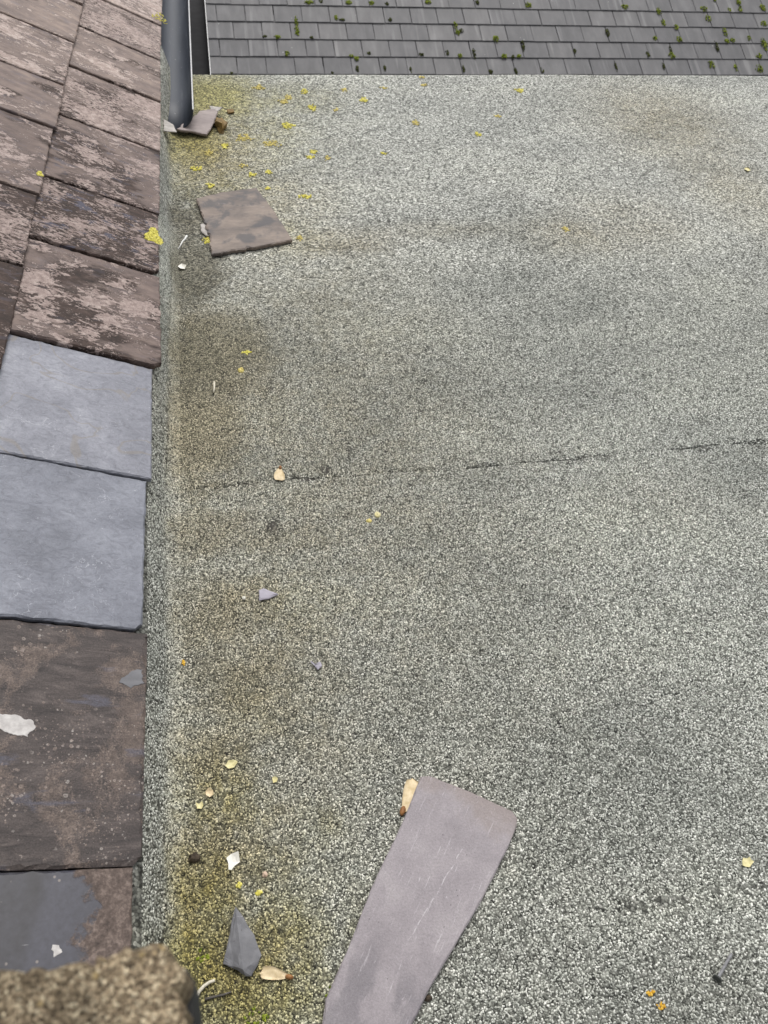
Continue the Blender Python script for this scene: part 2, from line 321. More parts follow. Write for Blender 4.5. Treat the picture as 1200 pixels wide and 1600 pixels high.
def mat_coping():
    t = NT('rough_concrete'); C = t.objco()
    v = t.vor(C, 900); c = t.node('ShaderNodeSeparateColor'); t.put(c.inputs[0], v.outputs['Color'])
    col = t.ramp(c.outputs[0], [(0, (.085, .064, .044)), (.4, (.29, .225, .15)), (.75, (.50, .40, .275)), (1, (.80, .69, .50))])
    v2 = t.vor(C, 260); big = t.math('MULTIPLY', t.math('SUBTRACT', 1.0, t.step(v2.outputs['Distance'], .2, .34)), t.step(t.noise(C, 90, 2), .54, .60))
    col = t.mix(t.math('MULTIPLY', big, .8), col, (.50, .38, .19))
    col = t.mix(1.0, col, t.ramp(t.noise(C, 30, 4), [(.3, (.6, .6, .58)), (.65, (1.12, 1.1, 1.05))]), 'MULTIPLY')
    t.bump(t.math('ADD', t.noise(C, 260, 6, .7), t.math('SUBTRACT', 1.0, v.outputs['Distance'])), .9, .003)
    return t.done(col, .9, .2)

M = dict(
    felt=mat_felt(), chips=mat_chips(), old=mat_old_slate(), worn=mat_worn_slate(), spotted=mat_dark_slate(), new=mat_new_slate(), tile=mat_tile(),
    longslate=mat_long_slate(), purple=mat_loose_slate('purple_slate', (.235, .205, .218), (.275, .243, .256), (.305, .272, .28), 0.0, .6),
    brownslate=mat_loose_slate('brown_slate', (.085, .073, .070), (.18, .143, .120), (.25, .20, .165), 1.9, 1.15, (.070, .066, .070), .8),
    greyslate=mat_loose_slate('grey_slate', (.10, .10, .108), (.135, .135, .145), (.18, .18, .19), .6),
    paleslate=mat_loose_slate('lilac_slate', (.27, .255, .30), (.33, .31, .36), (.40, .38, .43)),
    mauve=mat_loose_slate('mauve_slate', (.19, .155, .15), (.26, .215, .205), (.33, .28, .26), .4),
    paleflake=mat_simple('pale_flake', (.30, .28, .26), (.46, .43, .40), 80),
    gutter=mat_gutter(), rim=mat_simple('rim_highlight', (.42, .42, .42), (.6, .6, .6), 90, .4),  # pale colour paints the highlight along the gutter rim
    whiterim=mat_simple('white_rim', (.62, .62, .62), (.75, .75, .74), 40, .4),
    board=mat_simple('roof_boarding', (.018, .016, .015), (.035, .03, .027), 30, .9),
    deck=mat_simple('deck_board', (.05, .048, .045), (.09, .085, .08), 20, .8),
    wall=mat_simple('dark_render', (.012, .012, .014), (.022, .022, .025), 20, .9),
    ground=mat_simple('ground_soil', (.05, .05, .035), (.09, .085, .06), .8, .95),
    coping=mat_coping(), edgeshade=mat_simple('black_edge_shade', (.010, .010, .011), (.022, .023, .022), 60, .45),  # black stands in for shade on the coping's right face
    trimgreen=mat_simple('green_algae', (.05, .07, .015), (.10, .12, .03), 120, .9),
    lichen=mat_island('yellow_lichen', [(0, (.36, .32, .06)), (.5, (.58, .52, .09)), (1, (.72, .66, .20))]),
    lichenpale=mat_island('faded_lichen', [(0, (.34, .29, .11)), (.5, (.52, .43, .12)), (1, (.64, .54, .20))]),
    lichenorange=mat_island('orange_lichen', [(0, (.40, .20, .015)), (.5, (.60, .34, .03)), (1, (.70, .48, .10))]),
    moss=mat_island('green_moss', [(0, (.07, .095, .010)), (.5, (.15, .19, .018)), (1, (.27, .31, .04))], .95),
    mossdark=mat_island('dark_moss', [(0, (.02, .022, .010)), (.6, (.045, .052, .014)), (1, (.08, .09, .02))], .95),
    wing=mat_simple('seed_wing', (.52, .40, .22), (.72, .60, .40), 130, .6), nut=mat_simple('seed_nut', (.16, .065, .02), (.32, .15, .05), 120, .6),
    petal=mat_simple('cream_leaf', (.56, .50, .24), (.72, .66, .38), 150, .6), cream=mat_simple('white_chip', (.72, .70, .62), (.82, .80, .74), 120, .7),
    stone=mat_simple('dark_lump', (.035, .026, .018), (.08, .06, .04), 160, .9, bump=.8, bd=.002),
    amber=mat_simple('brown_lump', (.10, .06, .015), (.24, .15, .04), 120, .7, bump=.6, bd=.002),
    pink=mat_simple('pink_pebble', (.40, .28, .20), (.55, .42, .32), 200, .6),
    steel=mat_simple('dull_steel', (.13, .13, .135), (.24, .24, .25), 220, .5, .5), nailhead=mat_simple('dark_nail_head', (.03, .034, .03), (.06, .065, .06), 200, .6),
    twig=mat_simple('bleached_twig', (.50, .46, .36), (.66, .62, .52), 200, .7), bark=mat_simple('dark_twig', (.06, .055, .05), (.11, .10, .09), 200, .8),
    splash=mat_simple('pale_splash', (.36, .34, .33), (.58, .56, .54), 110, .8),
    drop=mat_simple('bird_dropping', (.66, .66, .63), (.78, .78, .76), 200, .7),
)

# ------------------------------------------------------------------ stain amounts on the felt (algae, brown dirt, damp with painted shade)
def blobs(lst):
    out = []
    for u, v, ru, rv, s in lst:
        c = at(u, v); a = at(u + ru, v); b = at(u, v + rv); d = at(u, v - rv)
        out.append((c.x, c.y, max(.004, (a - c).length), max(.004, .5 * ((b - c).length + (d - c).length)), s))
    return out
ALG = blobs([(370, 1440, 150, 170, .42), (390, 200, 150, 90, .28), (330, 150, 75, 40, .95), (300, 215, 60, 50, .9), (400, 200, 90, 70, .42), (340, 280, 90, 50, .45), (420, 155, 110, 30, .45),
    (330, 1400, 65, 120, .66), (300, 1520, 90, 110, .9), (390, 1560, 110, 90, .8), (480, 1540, 60, 90, .55), (345, 1260, 70, 90, .5),
    (430, 1470, 90, 90, .62), (460, 940, 70, 50, .22), (400, 1120, 80, 70, .2), (500, 1290, 50, 50, .3), (450, 370, 60, 35, .3), (290, 1470, 40, 60, .5),
    (560, 1500, 25, 120, .4)])
BRN = blobs([(480, 680, 330, 420, .36), (420, 1050, 220, 300, .42), (620, 820, 250, 70, .3), (900, 400, 400, 160, .12), (330, 560, 110, 90, .75), (310, 660, 90, 110, .75), (400, 620, 120, 120, .42), (330, 830, 130, 60, .52), (450, 840, 190, 45, .45), (360, 960, 120, 80, .6),
    (380, 1060, 120, 90, .58), (340, 1180, 100, 90, .55), (340, 1330, 95, 110, .60), (430, 1300, 60, 110, .42), (300, 1430, 60, 120, .5), (380, 1500, 110, 100, .55), (400, 320, 130, 60, .4),
    (520, 380, 120, 30, .42), (700, 360, 190, 18, .30), (900, 365, 110, 35, .38), (1040, 190, 110, 60, .42), (1130, 280, 80, 80, .34), (980, 350, 120, 50, .3),
    (600, 800, 120, 50, .35), (760, 870, 160, 50, .22), (330, 240, 80, 70, .5), (500, 600, 160, 120, .26), (1000, 780, 200, 60, .18), (470, 980, 60, 80, .4)])
DMP_SHADE = blobs([(298, 425, 50, 55, 1.0), (292, 365, 50, 65, .8), (500, 470, 110, 50, .30), (560, 420, 110, 50, .26), (285, 520, 25, 90, .35), (700, 230, 160, 40, .20), (620, 240, 90, 60, .12), (820, 330, 30, 50, .2),
    (640, 480, 140, 50, .16), (1080, 140, 120, 20, .15), (1120, 1560, 200, 110, .30), (950, 1560, 160, 90, .22), (700, 1490, 60, 60, .25), (320, 1590, 100, 60, .3)])  # bottom right blobs paint corner darkening; long slate blob paints its contact shadow
BARE = blobs([(508, 735, 9, 9, .8), (546, 706, 5, 9, .6), (426, 823, 12, 12, .8), (392, 812, 9, 3, .6), (460, 812, 7, 3, .5), (480, 750, 20, 2, .7), (380, 758, 20, 2, .55), (905, 716, 22, 4, .6), (950, 712, 14, 4, .6), (1100, 699, 14, 4, .55), (1185, 692, 16, 6, .6), (770, 727, 18, 3, .4), (640, 556, 8, 6, .5),
    (310, 1030, 25, 6, .5), (985, 1417, 18, 1.5, .8), (1040, 1409, 18, 1.5, .8), (1065, 1406, 10, 1.5, .7), (1120, 1397, 12, 4, .6), (1180, 1387, 22, 1.5, .7), (930, 1421, 16, 1.5, .5), (850, 1180, 12, 5, .3)])
def field(lst, x, y):
    r = np.zeros_like(x)
    for cx, cy, rx, ry, s in lst:
        q = ((x - cx) / rx) ** 2 + ((y - cy) / ry) ** 2
        r = np.maximum(r, s * np.exp(-q * .7))
    return r
def chip_density(x, y):
    return np.clip((1.62 - y) / .7, 0, 1) * np.clip((.72 + .58 * np.maximum(y, 0) - x) / .22, 0, 1) * np.clip((y + .12) / .1, 0, 1)
def put_stains(me, x, y, z=None):
    k = np.ones_like(x) if z is None else np.clip(1 - z / .05, 0.3, 1)
    for nm, l in (('algae', ALG), ('brown', BRN), ('damp', DMP_SHADE), ('bare', BARE)):  # the damp amount also carries painted shade
        a = me.attributes.new(nm, 'FLOAT', 'POINT'); a.data.foreach_set('value', (field(l, x, y) * k).astype(np.float32))
    q = chip_density(x, y); a = me.attributes.new('chipped', 'FLOAT', 'POINT'); a.data.foreach_set('value', (q * q * (3 - 2 * q)).astype(np.float32))

# ------------------------------------------------------------------ ground and flat roof
g = mobj('ground', [(-600, -600, -6), (600, -600, -6), (600, 600, -6), (-600, 600, -6)], [(0, 1, 2, 3)], M['ground']); tag(g, kind='structure')
FX0, FX1, FY0, FYE = -.128, 3.2, -1.0, 2.602
def box(x0, x1, y0, y1, z0, z1):
    v = [(x, y, z) for z in (z0, z1) for y in (y0, y1) for x in (x0, x1)]
    return v, [(0, 2, 3, 1), (4, 5, 7, 6), (0, 1, 5, 4), (2, 6, 7, 3), (0, 4, 6, 2), (1, 3, 7, 5)]
roof = mobj('flat_roof', *box(-.22, FX1 - .02, FY0 + .01, FYE - .03, -.22, -.012), M['deck']); tag(roof, kind='structure')

def felt_sheet(y0, y1, lift, near_seam):
    xs = np.concatenate([np.linspace(FX0, 1.3, 200), np.linspace(1.32, FX1, 40)]); n = 110
    rows = []
    for j in range(n + 1):
        t = j / n
        ya = y0(xs) if callable(y0) else np.full_like(xs, y0)
        yb = y1(xs) if callable(y1) else np.full_like(xs, y1)
        y = ya + (yb - ya) * t
        rows.append(np.stack([xs, y, felt_h(xs, y) + lift], 1))
    V = np.concatenate(rows); nx = len(xs)
    F_ = [(j * nx + i, j * nx + i + 1, (j + 1) * nx + i + 1, (j + 1) * nx + i) for j in range(n) for i in range(nx - 1)]
    V = V.tolist()
    if near_seam:                          # thickness of the lapped edge
        b = len(V); V += [(x, y + .0004, z - .0005) for x, y, z in V[:nx]]
        F_ += [(b + i, b + i + 1, i + 1, i) for i in range(nx - 1)]
        b = len(V)                         # drip edge turned down at the far end
        last = V[n * nx:(n + 1) * nx]
        V += [(x, y + .006, z - .004) for x, y, z in last]; V += [(x, y + .008, z - .07) for x, y, z in last]
        F_ += [(n * nx + i, n * nx + i + 1, b + i + 1, b + i) for i in range(nx - 1)]
        F_ += [(b + i, b + i + 1, b + nx + i + 1, b + nx + i) for i in range(nx - 1)]
    o = mobj('felt_sheet', V, F_, M['felt'], smooth=True); A = np.array(V)
    put_stains(o.data, A[:, 0], A[:, 1]); o.parent = roof
    return o
felt_sheet(FY0, lambda x: seam_y(x) + .05, 0.0, False)
felt_sheet(seam_y, FYE, .0004, True)

# felt turned up over the fillet to run under the slates
UP = [(-.108, -.0046), (-.121, .0002), (-.130, .0040), (-.1365, .012), (-.142, .030), (-.1485, .055), (-.1545, .078), (-.160, .0845), (-.185, .094)]
def upst(y):
    wob = .0025 * math.sin(5.1 * y + .6) + .0015 * math.sin(13.7 * y)
    return [(x + (wob if i > 1 else wob * .3), z + (.0007 if y > SEAM else .0004) + float(felt_h(np.array(x), np.array(y))) * (1 if i < 3 else .4)) for i, (x, z) in enumerate(UP)]
ysu = np.linspace(FY0, FYE - .002, 190); V = []; k = len(UP)
for y in ysu: V += [(x, y, z) for x, z in upst(y)]
F_ = [(j * k + i + 1, j * k + i, (j + 1) * k + i, (j + 1) * k + i + 1) for j in range(len(ysu) - 1) for i in range(k - 1)]
o = mobj('felt_upstand', V, F_, M['felt'], smooth=True); A = np.array(V); put_stains(o.data, A[:, 0] + .02, A[:, 1], A[:, 2]); o.parent = roof

# loose-looking mineral granules bedded in the felt, real chips where they are large enough to see
def chip_mesh(name, P, N, size, mat, flat=(.3, .55), tilt=.2):
    """P (n,3) centres, N local bases or None; irregular flat-topped stone chips, one mesh"""
    n = len(P)
    a = size * RNG.uniform(.85, 1.45, n); b = a * RNG.uniform(.48, .85, n); c = size * RNG.uniform(*flat, n)
    ang = np.array([.6, 2.3, 3.9, 5.4])[None] + RNG.uniform(-.5, .5, (n, 4)); r = RNG.uniform(.8, 1.15, (n, 4))
    bx_, by_ = np.cos(ang) * r * a[:, None] * 1.2, np.sin(ang) * r * b[:, None] * 1.2
    k = RNG.uniform(.6, .85, (n, 1)); zt = np.repeat(c[:, None], 4, 1) * RNG.uniform(.8, 1.2, (n, 4))
    x = np.concatenate([bx_, bx_ * k], 1); y = np.concatenate([by_, by_ * k], 1); z = np.concatenate([np.full((n, 4), -.0004), zt], 1)
    z = z + x * RNG.normal(0, tilt, n)[:, None] + y * RNG.normal(0, tilt, n)[:, None]
    th = RNG.uniform(0, 2 * np.pi, n)[:, None]; cs, sn = np.cos(th), np.sin(th)
    x, y = x * cs - y * sn, x * sn + y * cs
    if N is None: W = np.stack([x, y, z], 2)
    else: W = x[..., None] * N[0][:, None, :] + y[..., None] * N[1][:, None, :] + z[..., None] * N[2][:, None, :]
    W = (W + P[:, None, :]).reshape(-1, 3)
    quad = np.array([[4, 5, 6, 7], [0, 1, 5, 4], [1, 2, 6, 5], [2, 3, 7, 6], [3, 0, 4, 7]])
    Fc = (quad[None] + 8 * np.arange(n)[:, None, None]).reshape(-1, 4)
    me = bpy.data.meshes.new(name); me.vertices.add(len(W)); me.vertices.foreach_set('co', W.astype(np.float32).ravel())
    me.loops.add(Fc.size); me.loops.foreach_set('vertex_index', Fc.astype(np.int32).ravel())
    me.polygons.add(len(Fc)); me.polygons.foreach_set('loop_start', np.arange(0, Fc.size, 4, dtype=np.int32))
    me.update(calc_edges=True); me.materials.append(mat)
    o = bpy.data.objects.new(name, me); COL.objects.link(o)
    return o, W
sp = .0023
ny = int(1.74 / sp); yy = np.arange(ny) * sp - .12
pts = []
for y in yy:
    xr = .72 + .58 * max(y, 0); nx = int((xr + .124) / sp)
    x = -.124 + np.arange(nx) * sp + RNG.uniform(-.5, .5, nx) * sp * .85
    yv = y + RNG.uniform(-.5, .5, nx) * sp * .85
    keep = RNG.uniform(0, 1, nx) < .93 * chip_density(x, yv)
    pts.append(np.stack([x[keep], yv[keep]], 1))
pts = np.concatenate(pts)
gapn = np.array([mnoise.noise(Vector((x * 9, 3.3, 0))) + .5 * mnoise.noise(Vector((x * 31, 8.1, 0))) for x in pts[:, 0]])
pts = pts[~((np.abs(pts[:, 1] - seam_y(pts[:, 0])) < .0007 + .0022 * np.clip(gapn, 0, 1)) & (gapn > .20))]
bare = field(BARE, pts[:, 0], pts[:, 1]); pts = pts[RNG.uniform(0, 1, len(pts)) > bare * 1.2]
lift = np.where(pts[:, 1] > seam_y(pts[:, 0]), .0004, 0)
P = np.column_stack([pts, felt_h(pts[:, 0], pts[:, 1]) + lift + .0003])
o, W = chip_mesh('mineral_granules', P, None, .00128, M['chips']); put_stains(o.data, W[:, 0], W[:, 1]); o.parent = roof; o['kind'] = 'stuff'
# granules on the upstand
npt = 30000; yv = RNG.uniform(-.1, 1.7, npt); tt = .85 + RNG.uniform(0, 1, npt) * 5.1; Pn = np.zeros((npt, 3)); B0 = np.zeros((npt, 3)); B2 = np.zeros((npt, 3))
for i in range(npt):
    u_ = upst(yv[i]); a = int(tt[i]); f = tt[i] - a
    p, q = u_[a], u_[a + 1]; d = np.array([q[0] - p[0], 0, q[1] - p[1]]); d /= np.linalg.norm(d)
    Pn[i] = (p[0] + (q[0] - p[0]) * f, yv[i], p[1] + (q[1] - p[1]) * f); B0[i] = d; B2[i] = (-d[2] * -1, 0, d[0] * -1)
B1 = np.tile([0., 1., 0.], (npt, 1))
o, W = chip_mesh('mineral_granules', Pn, (B0, B1, B2), .00128, M['chips']); put_stains(o.data, W[:, 0] + .012, W[:, 1], W[:, 2]); o.parent = roof; o['kind'] = 'stuff'

# ------------------------------------------------------------------ slabs of slate
def fract(t, seed, octs=4):
    s = 0; a = 1; f = 1
    for k in range(octs):
        s += a * mnoise.noise(Vector((t * f, seed * 7.31 + k * 3.7, seed))); a *= .55; f *= 2.1
    return s
def slab(outline, thick, amp=.0012, inset=(.0006, .0025), ds=.006, seed=0, rough_mult=None, cham=.35):
    """outline: CCW list of 2-D points; returns verts, faces of a split-stone slab with ragged chipped edges"""
    n = len(outline); pts = []
    for i in range(n):
        a, b = Vector(outline[i]), Vector(outline[(i + 1) % n]); L = (b - a).length; m_ = max(1, int(L / ds))
        nr = Vector(((b - a).y, -(b - a).x)).normalized(); am = amp * (rough_mult[i] if rough_mult else 1)
        for j in range(m_):
            t = j / m_; p = a + (b - a) * t
            k = min(1, 4 * min(t, 1 - t) + .15)
            pts.append((p + nr * am * k * 1.6 * fract((i * 3.3 + t * L * 55), seed + i), nr))
    N = len(pts); V = []; rr = random.Random(seed * 13 + 5)
    wob = [fract(i * .33, seed + 50, 3) for i in range(N)]
    for p, nr in pts: V.append((*(p - nr * rr.uniform(0, .0012)), 0))
    for i, (p, nr) in enumerate(pts): V.append((p.x, p.y, thick * (1 - cham * (.5 + .5 * rr.random()))))
    for i, (p, nr) in enumerate(pts):
        d = inset[0] + (inset[1] - inset[0]) * max(0, min(1, .5 + 1.1 * wob[i] + .2 * rr.random()))
        q = p - nr * d; V.append((q.x, q.y, thick))
    Fs = [tuple(range(N - 1, -1, -1)), tuple(range(2 * N, 3 * N))]
    for i in range(N):
        j = (i + 1) % N
        Fs += [(i, j, N + j, N + i), (N + i, N + j, 2 * N + j, 2 * N + i)]
    return V, Fs

# ------------------------------------------------------------------ slate roof slope at the left
TH = math.radians(25.0); EX, EZ = -.152, .088
sroof = empty('slate_roof', (EX, 1.5, EZ)); tag(sroof, 'weathered purple slate roof slope along the left, two new grey slates', 'slate roof')
us = Vector((-math.cos(TH), 0, math.sin(TH))); ut = Vector((0, 1, 0)); un = us.cross(ut) * -1
if un.z < 0: un = -un
# local slate frame: X up-slope, Y across, Z out; keep right-handed by using Y = n x s
ul = un.cross(us)                          # points to -Y or +Y
SG = 1 if ul.y > 0 else -1
def place_slate(s, y0, y1, thick, m, length=.46, tail=0.0, yaw=0.0, n0=.0, seed=0, props=None, label=None, amp=.0012, cut=0.0, inset=(.0008, .003), skew=0.0, roll=1.0):
    wd = y1 - y0; c = cut
    t1, t2 = skew, -skew
    ol = [(tail + t1 + c * .3, -wd / 2), (length, -wd / 2), (length, wd / 2), (tail + t2 + (c if c > 0 else 0), wd / 2)]
    if c > 0: ol.append((tail + t2, wd / 2 - c))
    area = sum(a[0] * b[1] - b[0] * a[1] for a, b in zip(ol, ol[1:] + ol[:1]))
    if area < 0: ol = ol[::-1]
    V, Fs = slab(ol, thick, amp, inset, .006, seed)
    o_ = Vector((EX, (y0 + y1) / 2, EZ)) + us * s + un * (n0 + .0)
    R = Matrix((us, ul, un)).transposed().to_4x4()
    tilt = Matrix.Rotation(math.radians(1.95), 4, 'Y')      # head tucked under the course above
    mw = Matrix.Translation(o_) @ R @ Matrix.Rotation(math.radians(yaw), 4, 'Z') @ tilt @ Matrix.Rotation(math.radians(-SG * roll), 4, 'X')
    ob = mobj('slate', V, Fs, m); ob.matrix_world = mw
    local(sroof, ob)
    for k_, v_ in (props or {}).items(): ob[k_] = v_
    if label: ob['label'] = label
    return ob
# course at the eave: joints (y), thickness, tail offset (+ up-slope), material, properties
jA = [-.30, -.005, .272, .556, .821, 1.086, 1.371, 1.606, 1.899, 2.181, 2.46, 2.74, 3.02, 3.30, 3.58]
dA = [  # thick, tail, mat, lichen, blue, dark, yaw
    (.007, .0, 'old', .45, .2, .8, 0), (.0082, .004, 'worn', .3, .2, .9, .2), (.009, -.002, 'spotted', .34, .30, 1.0, -.1),
    (.0085, .005, 'new', 0, 0, 0, -.4), (.0080, .0005, 'new', 0, 0, 0, .5), (.0100, -.012, 'old', .53, .2, .0, .4),
    (.0085, -.006, 'old', .50, 1.0, .25, .3), (.0062, -.004, 'old', .58, .5, .1, -.2), (.0060, -.003, 'old', .70, .1, 0, .3),
    (.0072, .000, 'old', .62, .1, .0, .2), (.0060, .002, 'old', .72, .1, 0, -.3), (.0066, .001, 'old', .78, .2, 0, .2),
    (.0066, .0, 'old', .72, .2, .1, 0), (.0066, .0, 'old', .6, .2, .1, 0)]
BLA = [.3, .3, .3, .3, .3, .45, .15, .35, .1, .5, .0, .4, .6, .5]
FIA = [0, 0, 0, 0, 0, .3, -.6, .2, .5, 1.2, .2, .9, .8, .6]
TOA = [.4, .4, .4, .4, .4, .40, .32, .45, .55, .78, .55, .78, .7, .7]
FIA = [float(v) for v in FIA]
rA = [.7, -.25, .35, .5, 1.25, 1.5, 1.7, .7, 1.0, .8, 1.1, .8, .9, .9]
labA = {1: 'dark scraped slate bordered with brown crust', 2: 'dark brown slate spotted with round lichens', 3: 'new blue grey slate, the lower and darker one', 4: 'new pale blue grey slate with a faint forked vein'}
for i, (th, tl, mm, li, bl, dk, yw) in enumerate(dA):
    g0 = random.uniform(.0008, .0022) if i not in (1, 2) else .0005
    place_slate(0, jA[i] + g0, jA[i + 1] - g0, th, M[mm], tail=tl, yaw=yw, n0=-.006 + (.001 if mm == 'new' else 0), seed=i + 1,
                props=dict(lichen=float(li), blue=float(bl), dark=float(dk), vein=1.0 if i == 4 else 0.0, blotch=BLA[i], film=FIA[i], tone=TOA[i]), label=labA.get(i), amp=.0016 if mm == 'old' else .0007,
                cut=.012 if i in (1, 6, 5) else (.009 if i in (2, 3) else 0), inset=(.001, .006) if i == 2 else (.0008, .003), skew=random.uniform(-.0015, .0015), roll=rA[i])
jB = [-.12, .16, .44, .71, .985, 1.262, 1.505, 1.80, 2.03, 2.305, 2.59, 2.87, 3.14, 3.42]
for i in range(len(jB) - 1):
    g0 = random.uniform(.0008, .0018)
    li = [.5, .5, .5, .5, .42, .55, .52, .5, .72, .5, .7, .6, .6][i]
    place_slate(.226, jB[i] + g0, jB[i + 1] - g0, random.uniform(.006, .0078), M['old'], tail=random.uniform(-.004, .003), yaw=random.uniform(-.4, .4), n0=-.0035, seed=40 + i,
                props=dict(lichen=li, blue=.3, dark=.15 if i < 7 else 0.0, vein=0.0, blotch=[.3, .3, .3, .3, .2, .1, .5, .4, .6, .8, .3, .5, .5][i], film=[0., 0., 0., 0., -.3, -.2, 1.0, 1.2, .7, 1.6, 1.2, .8, .8][i], tone=[.4, .4, .4, .4, .3, .33, .46, .62, .7, .95, .8, .7, .7][i]), amp=.0016, skew=random.uniform(-.0015, .0015), roll=random.uniform(.5, 1.1))
jC = [1.9, 2.18, 2.46, 2.73, 3.0, 3.28, 3.56]
for i in range(len(jC) - 1):
    place_slate(.452, jC[i] + .001, jC[i + 1] - .001, .007, M['old'], tail=0, n0=-.0015, seed=60 + i, props=dict(lichen=.7, blue=.2, dark=0.0, vein=0.0, blotch=.5, film=.5, tone=.6))
def slope_pt(s, y, n): return Vector((EX, y, EZ)) + us * s + un * n
V = [slope_pt(s, y, n) for n in (-.05, -.03) for y in (-.6, 3.7) for s in (.045, 1.4)]
local(sroof, mobj('boarding', V, [(0, 1, 3, 2), (4, 6, 7, 5), (0, 4, 5, 1), (2, 3, 7, 6), (0, 2, 6, 4), (1, 5, 7, 3)], M['board']))

# ------------------------------------------------------------------ gutters at the far left
def half_round(name, x0, x1, zr, y0, y1, label, cat, drop=None, rimm='rim', thick=.003, box_=False):
    root = empty(name, ((x0 + x1) / 2, y0, zr)); tag(root, label, cat)
    cx, r = (x0 + x1) / 2, (x1 - x0) / 2; n = 18; prof = []
    for i in range(n + 1):
        a = math.pi + math.pi * i / n
        if box_: px = cx + r * max(-1, min(1, 1.35 * math.cos(a))); pz = zr + 1.5 * r * max(-.8, 1.3 * math.sin(a))
        else: px = cx + r * math.cos(a); pz = zr + r * 1.02 * math.sin(a)
        prof.append((px, pz))
    inner = [(cx + (px - cx) * (1 - thick / r), zr + (pz - zr) * (1 - thick / r)) for px, pz in prof]
    ring = prof + inner[::-1]; k = len(ring); V = []; ys = np.linspace(y0, y1, 14)
    for y in ys: V += [(px, y, pz) for px, pz in ring]
    Fs = [(j * k + i, j * k + (i + 1) % k, (j + 1) * k + (i + 1) % k, (j + 1) * k + i) for j in range(len(ys) - 1) for i in range(k)]
    half = len(prof)
    for i in range(half - 1):
        Fs.append((i, k - 1 - i, k - 2 - i, i + 1)); b = (len(ys) - 1) * k; Fs.append((b + i, b + i + 1, b + k - 2 - i, b + k - 1 - i))
    ch = mobj('channel', V, Fs, M['wall' if box_ else 'gutter'], smooth=False); local(root, ch)
    for p in ch.data.polygons: p.use_smooth = len(p.vertices) == 4 and abs(p.normal.y) < .5
    v, f = box(x1 - .0022, x1 + .0010, y0, y1, zr - .006, zr + .0022)
    local(root, mobj('rim', v, f, M[rimm]))
    return root
GT = half_round('gutter', -.172, -.070, .066, 2.185, 4.6, 'blue black half round plastic gutter with open end under the slates', 'gutter')
bv, bf = box(-.174, -.169, 2.24, 2.27, .02, .07); local(GT, mobj('bracket', bv, bf, M['gutter']))
half_round('lower_gutter', -.165, -.024, -.30, 2.72, 5.2, 'black lower gutter with thin white rim beside the tiled roof', 'gutter', rimm='whiterim', box_=True)
hw, hf = box(-.6, -.168, 2.64, 6.0, -6, -.02)
tag(mobj('house_wall', hw, hf, M['wall']), 'dark wall below the gutter in the far left gap', 'wall')

# ------------------------------------------------------------------ neighbouring tiled roof beyond the felt edge
TA = math.radians(24); TW, TG = .262, .203
d0 = ray(700, 118); p0 = Vector((0, 0, H)) + d0 * (7.6 / d0.y)
troof = empty('tiled_roof', p0); tag(troof, 'grey concrete tiled roof dotted with green moss beyond the flat roof', 'tiled roof')
tu = Vector((0, math.cos(TA), math.sin(TA))); tn = Vector((0, -math.sin(TA), math.cos(TA)))
TR = Matrix((Vector((1, 0, 0)), tu, tn)).transposed().to_4x4()
def tile_mesh(seed):
    w, L, t = TW - .005, TG * 1.5, .009; b = .0018; rr = random.Random(seed); j = lambda: rr.uniform(-.0012, .0012)
    V = [(0 + j(), 0 + j(), 0), (w + j(), 0 + j(), 0), (w, L, 0), (0, L, 0), (0 + j(), j(), t - b), (w + j(), j(), t - b), (w, L, t - b), (0, L, t - b),
         (b * 1.5, b * 2 + j(), t), (w - b * 1.5, b * 2 + j(), t), (w - b * 1.5, L - b, t), (b * 1.5, L - b, t)]
    Fs = [(0, 3, 2, 1), (0, 1, 5, 4), (1, 2, 6, 5), (2, 3, 7, 6), (3, 0, 4, 7), (4, 5, 9, 8), (5, 6, 10, 9), (6, 7, 11, 10), (7, 4, 8, 11), (8, 9, 10, 11)]
    me = bpy.data.meshes.new('roof_tile'); me.from_pydata(V, [], Fs); me.materials.append(M['tile']); return me
tms = [tile_mesh(i) for i in range(5)]
X0 = -.86
tile_xy = lambda r, c: (X0 + c * TW + (r % 2) * TW * .47, r * TG)
tiltT = Matrix.Rotation(math.radians(-2.5), 4, 'X')
def tpt(x, g, n=0.0): return Vector((x, p0.y, p0.z)) + tu * g + tn * n
for r in range(-2, 7):
    for c in range(0, 29):
        x, gg = tile_xy(r, c)
        o = bpy.data.objects.new('roof_tile', tms[(r * 7 + c * 3) % 5]); COL.objects.link(o)
        o.matrix_world = Matrix.Translation(tpt(x + random.uniform(-.0015, .0015), gg - .008 + random.uniform(-.002, .002), .012 + random.uniform(0, .002))) @ TR @ tiltT
        local(troof, o)
V = [tpt(x, g_, n) for n in (-.06, -.012) for g_ in (-.6, 1.6) for x in (-1.0, 6.9)]
local(troof, mobj('battens', V, [(0, 2, 3, 1), (4, 5, 7, 6), (0, 1, 5, 4), (2, 6, 7, 3), (0, 4, 6, 2), (1, 3, 7, 5)], M['board']))

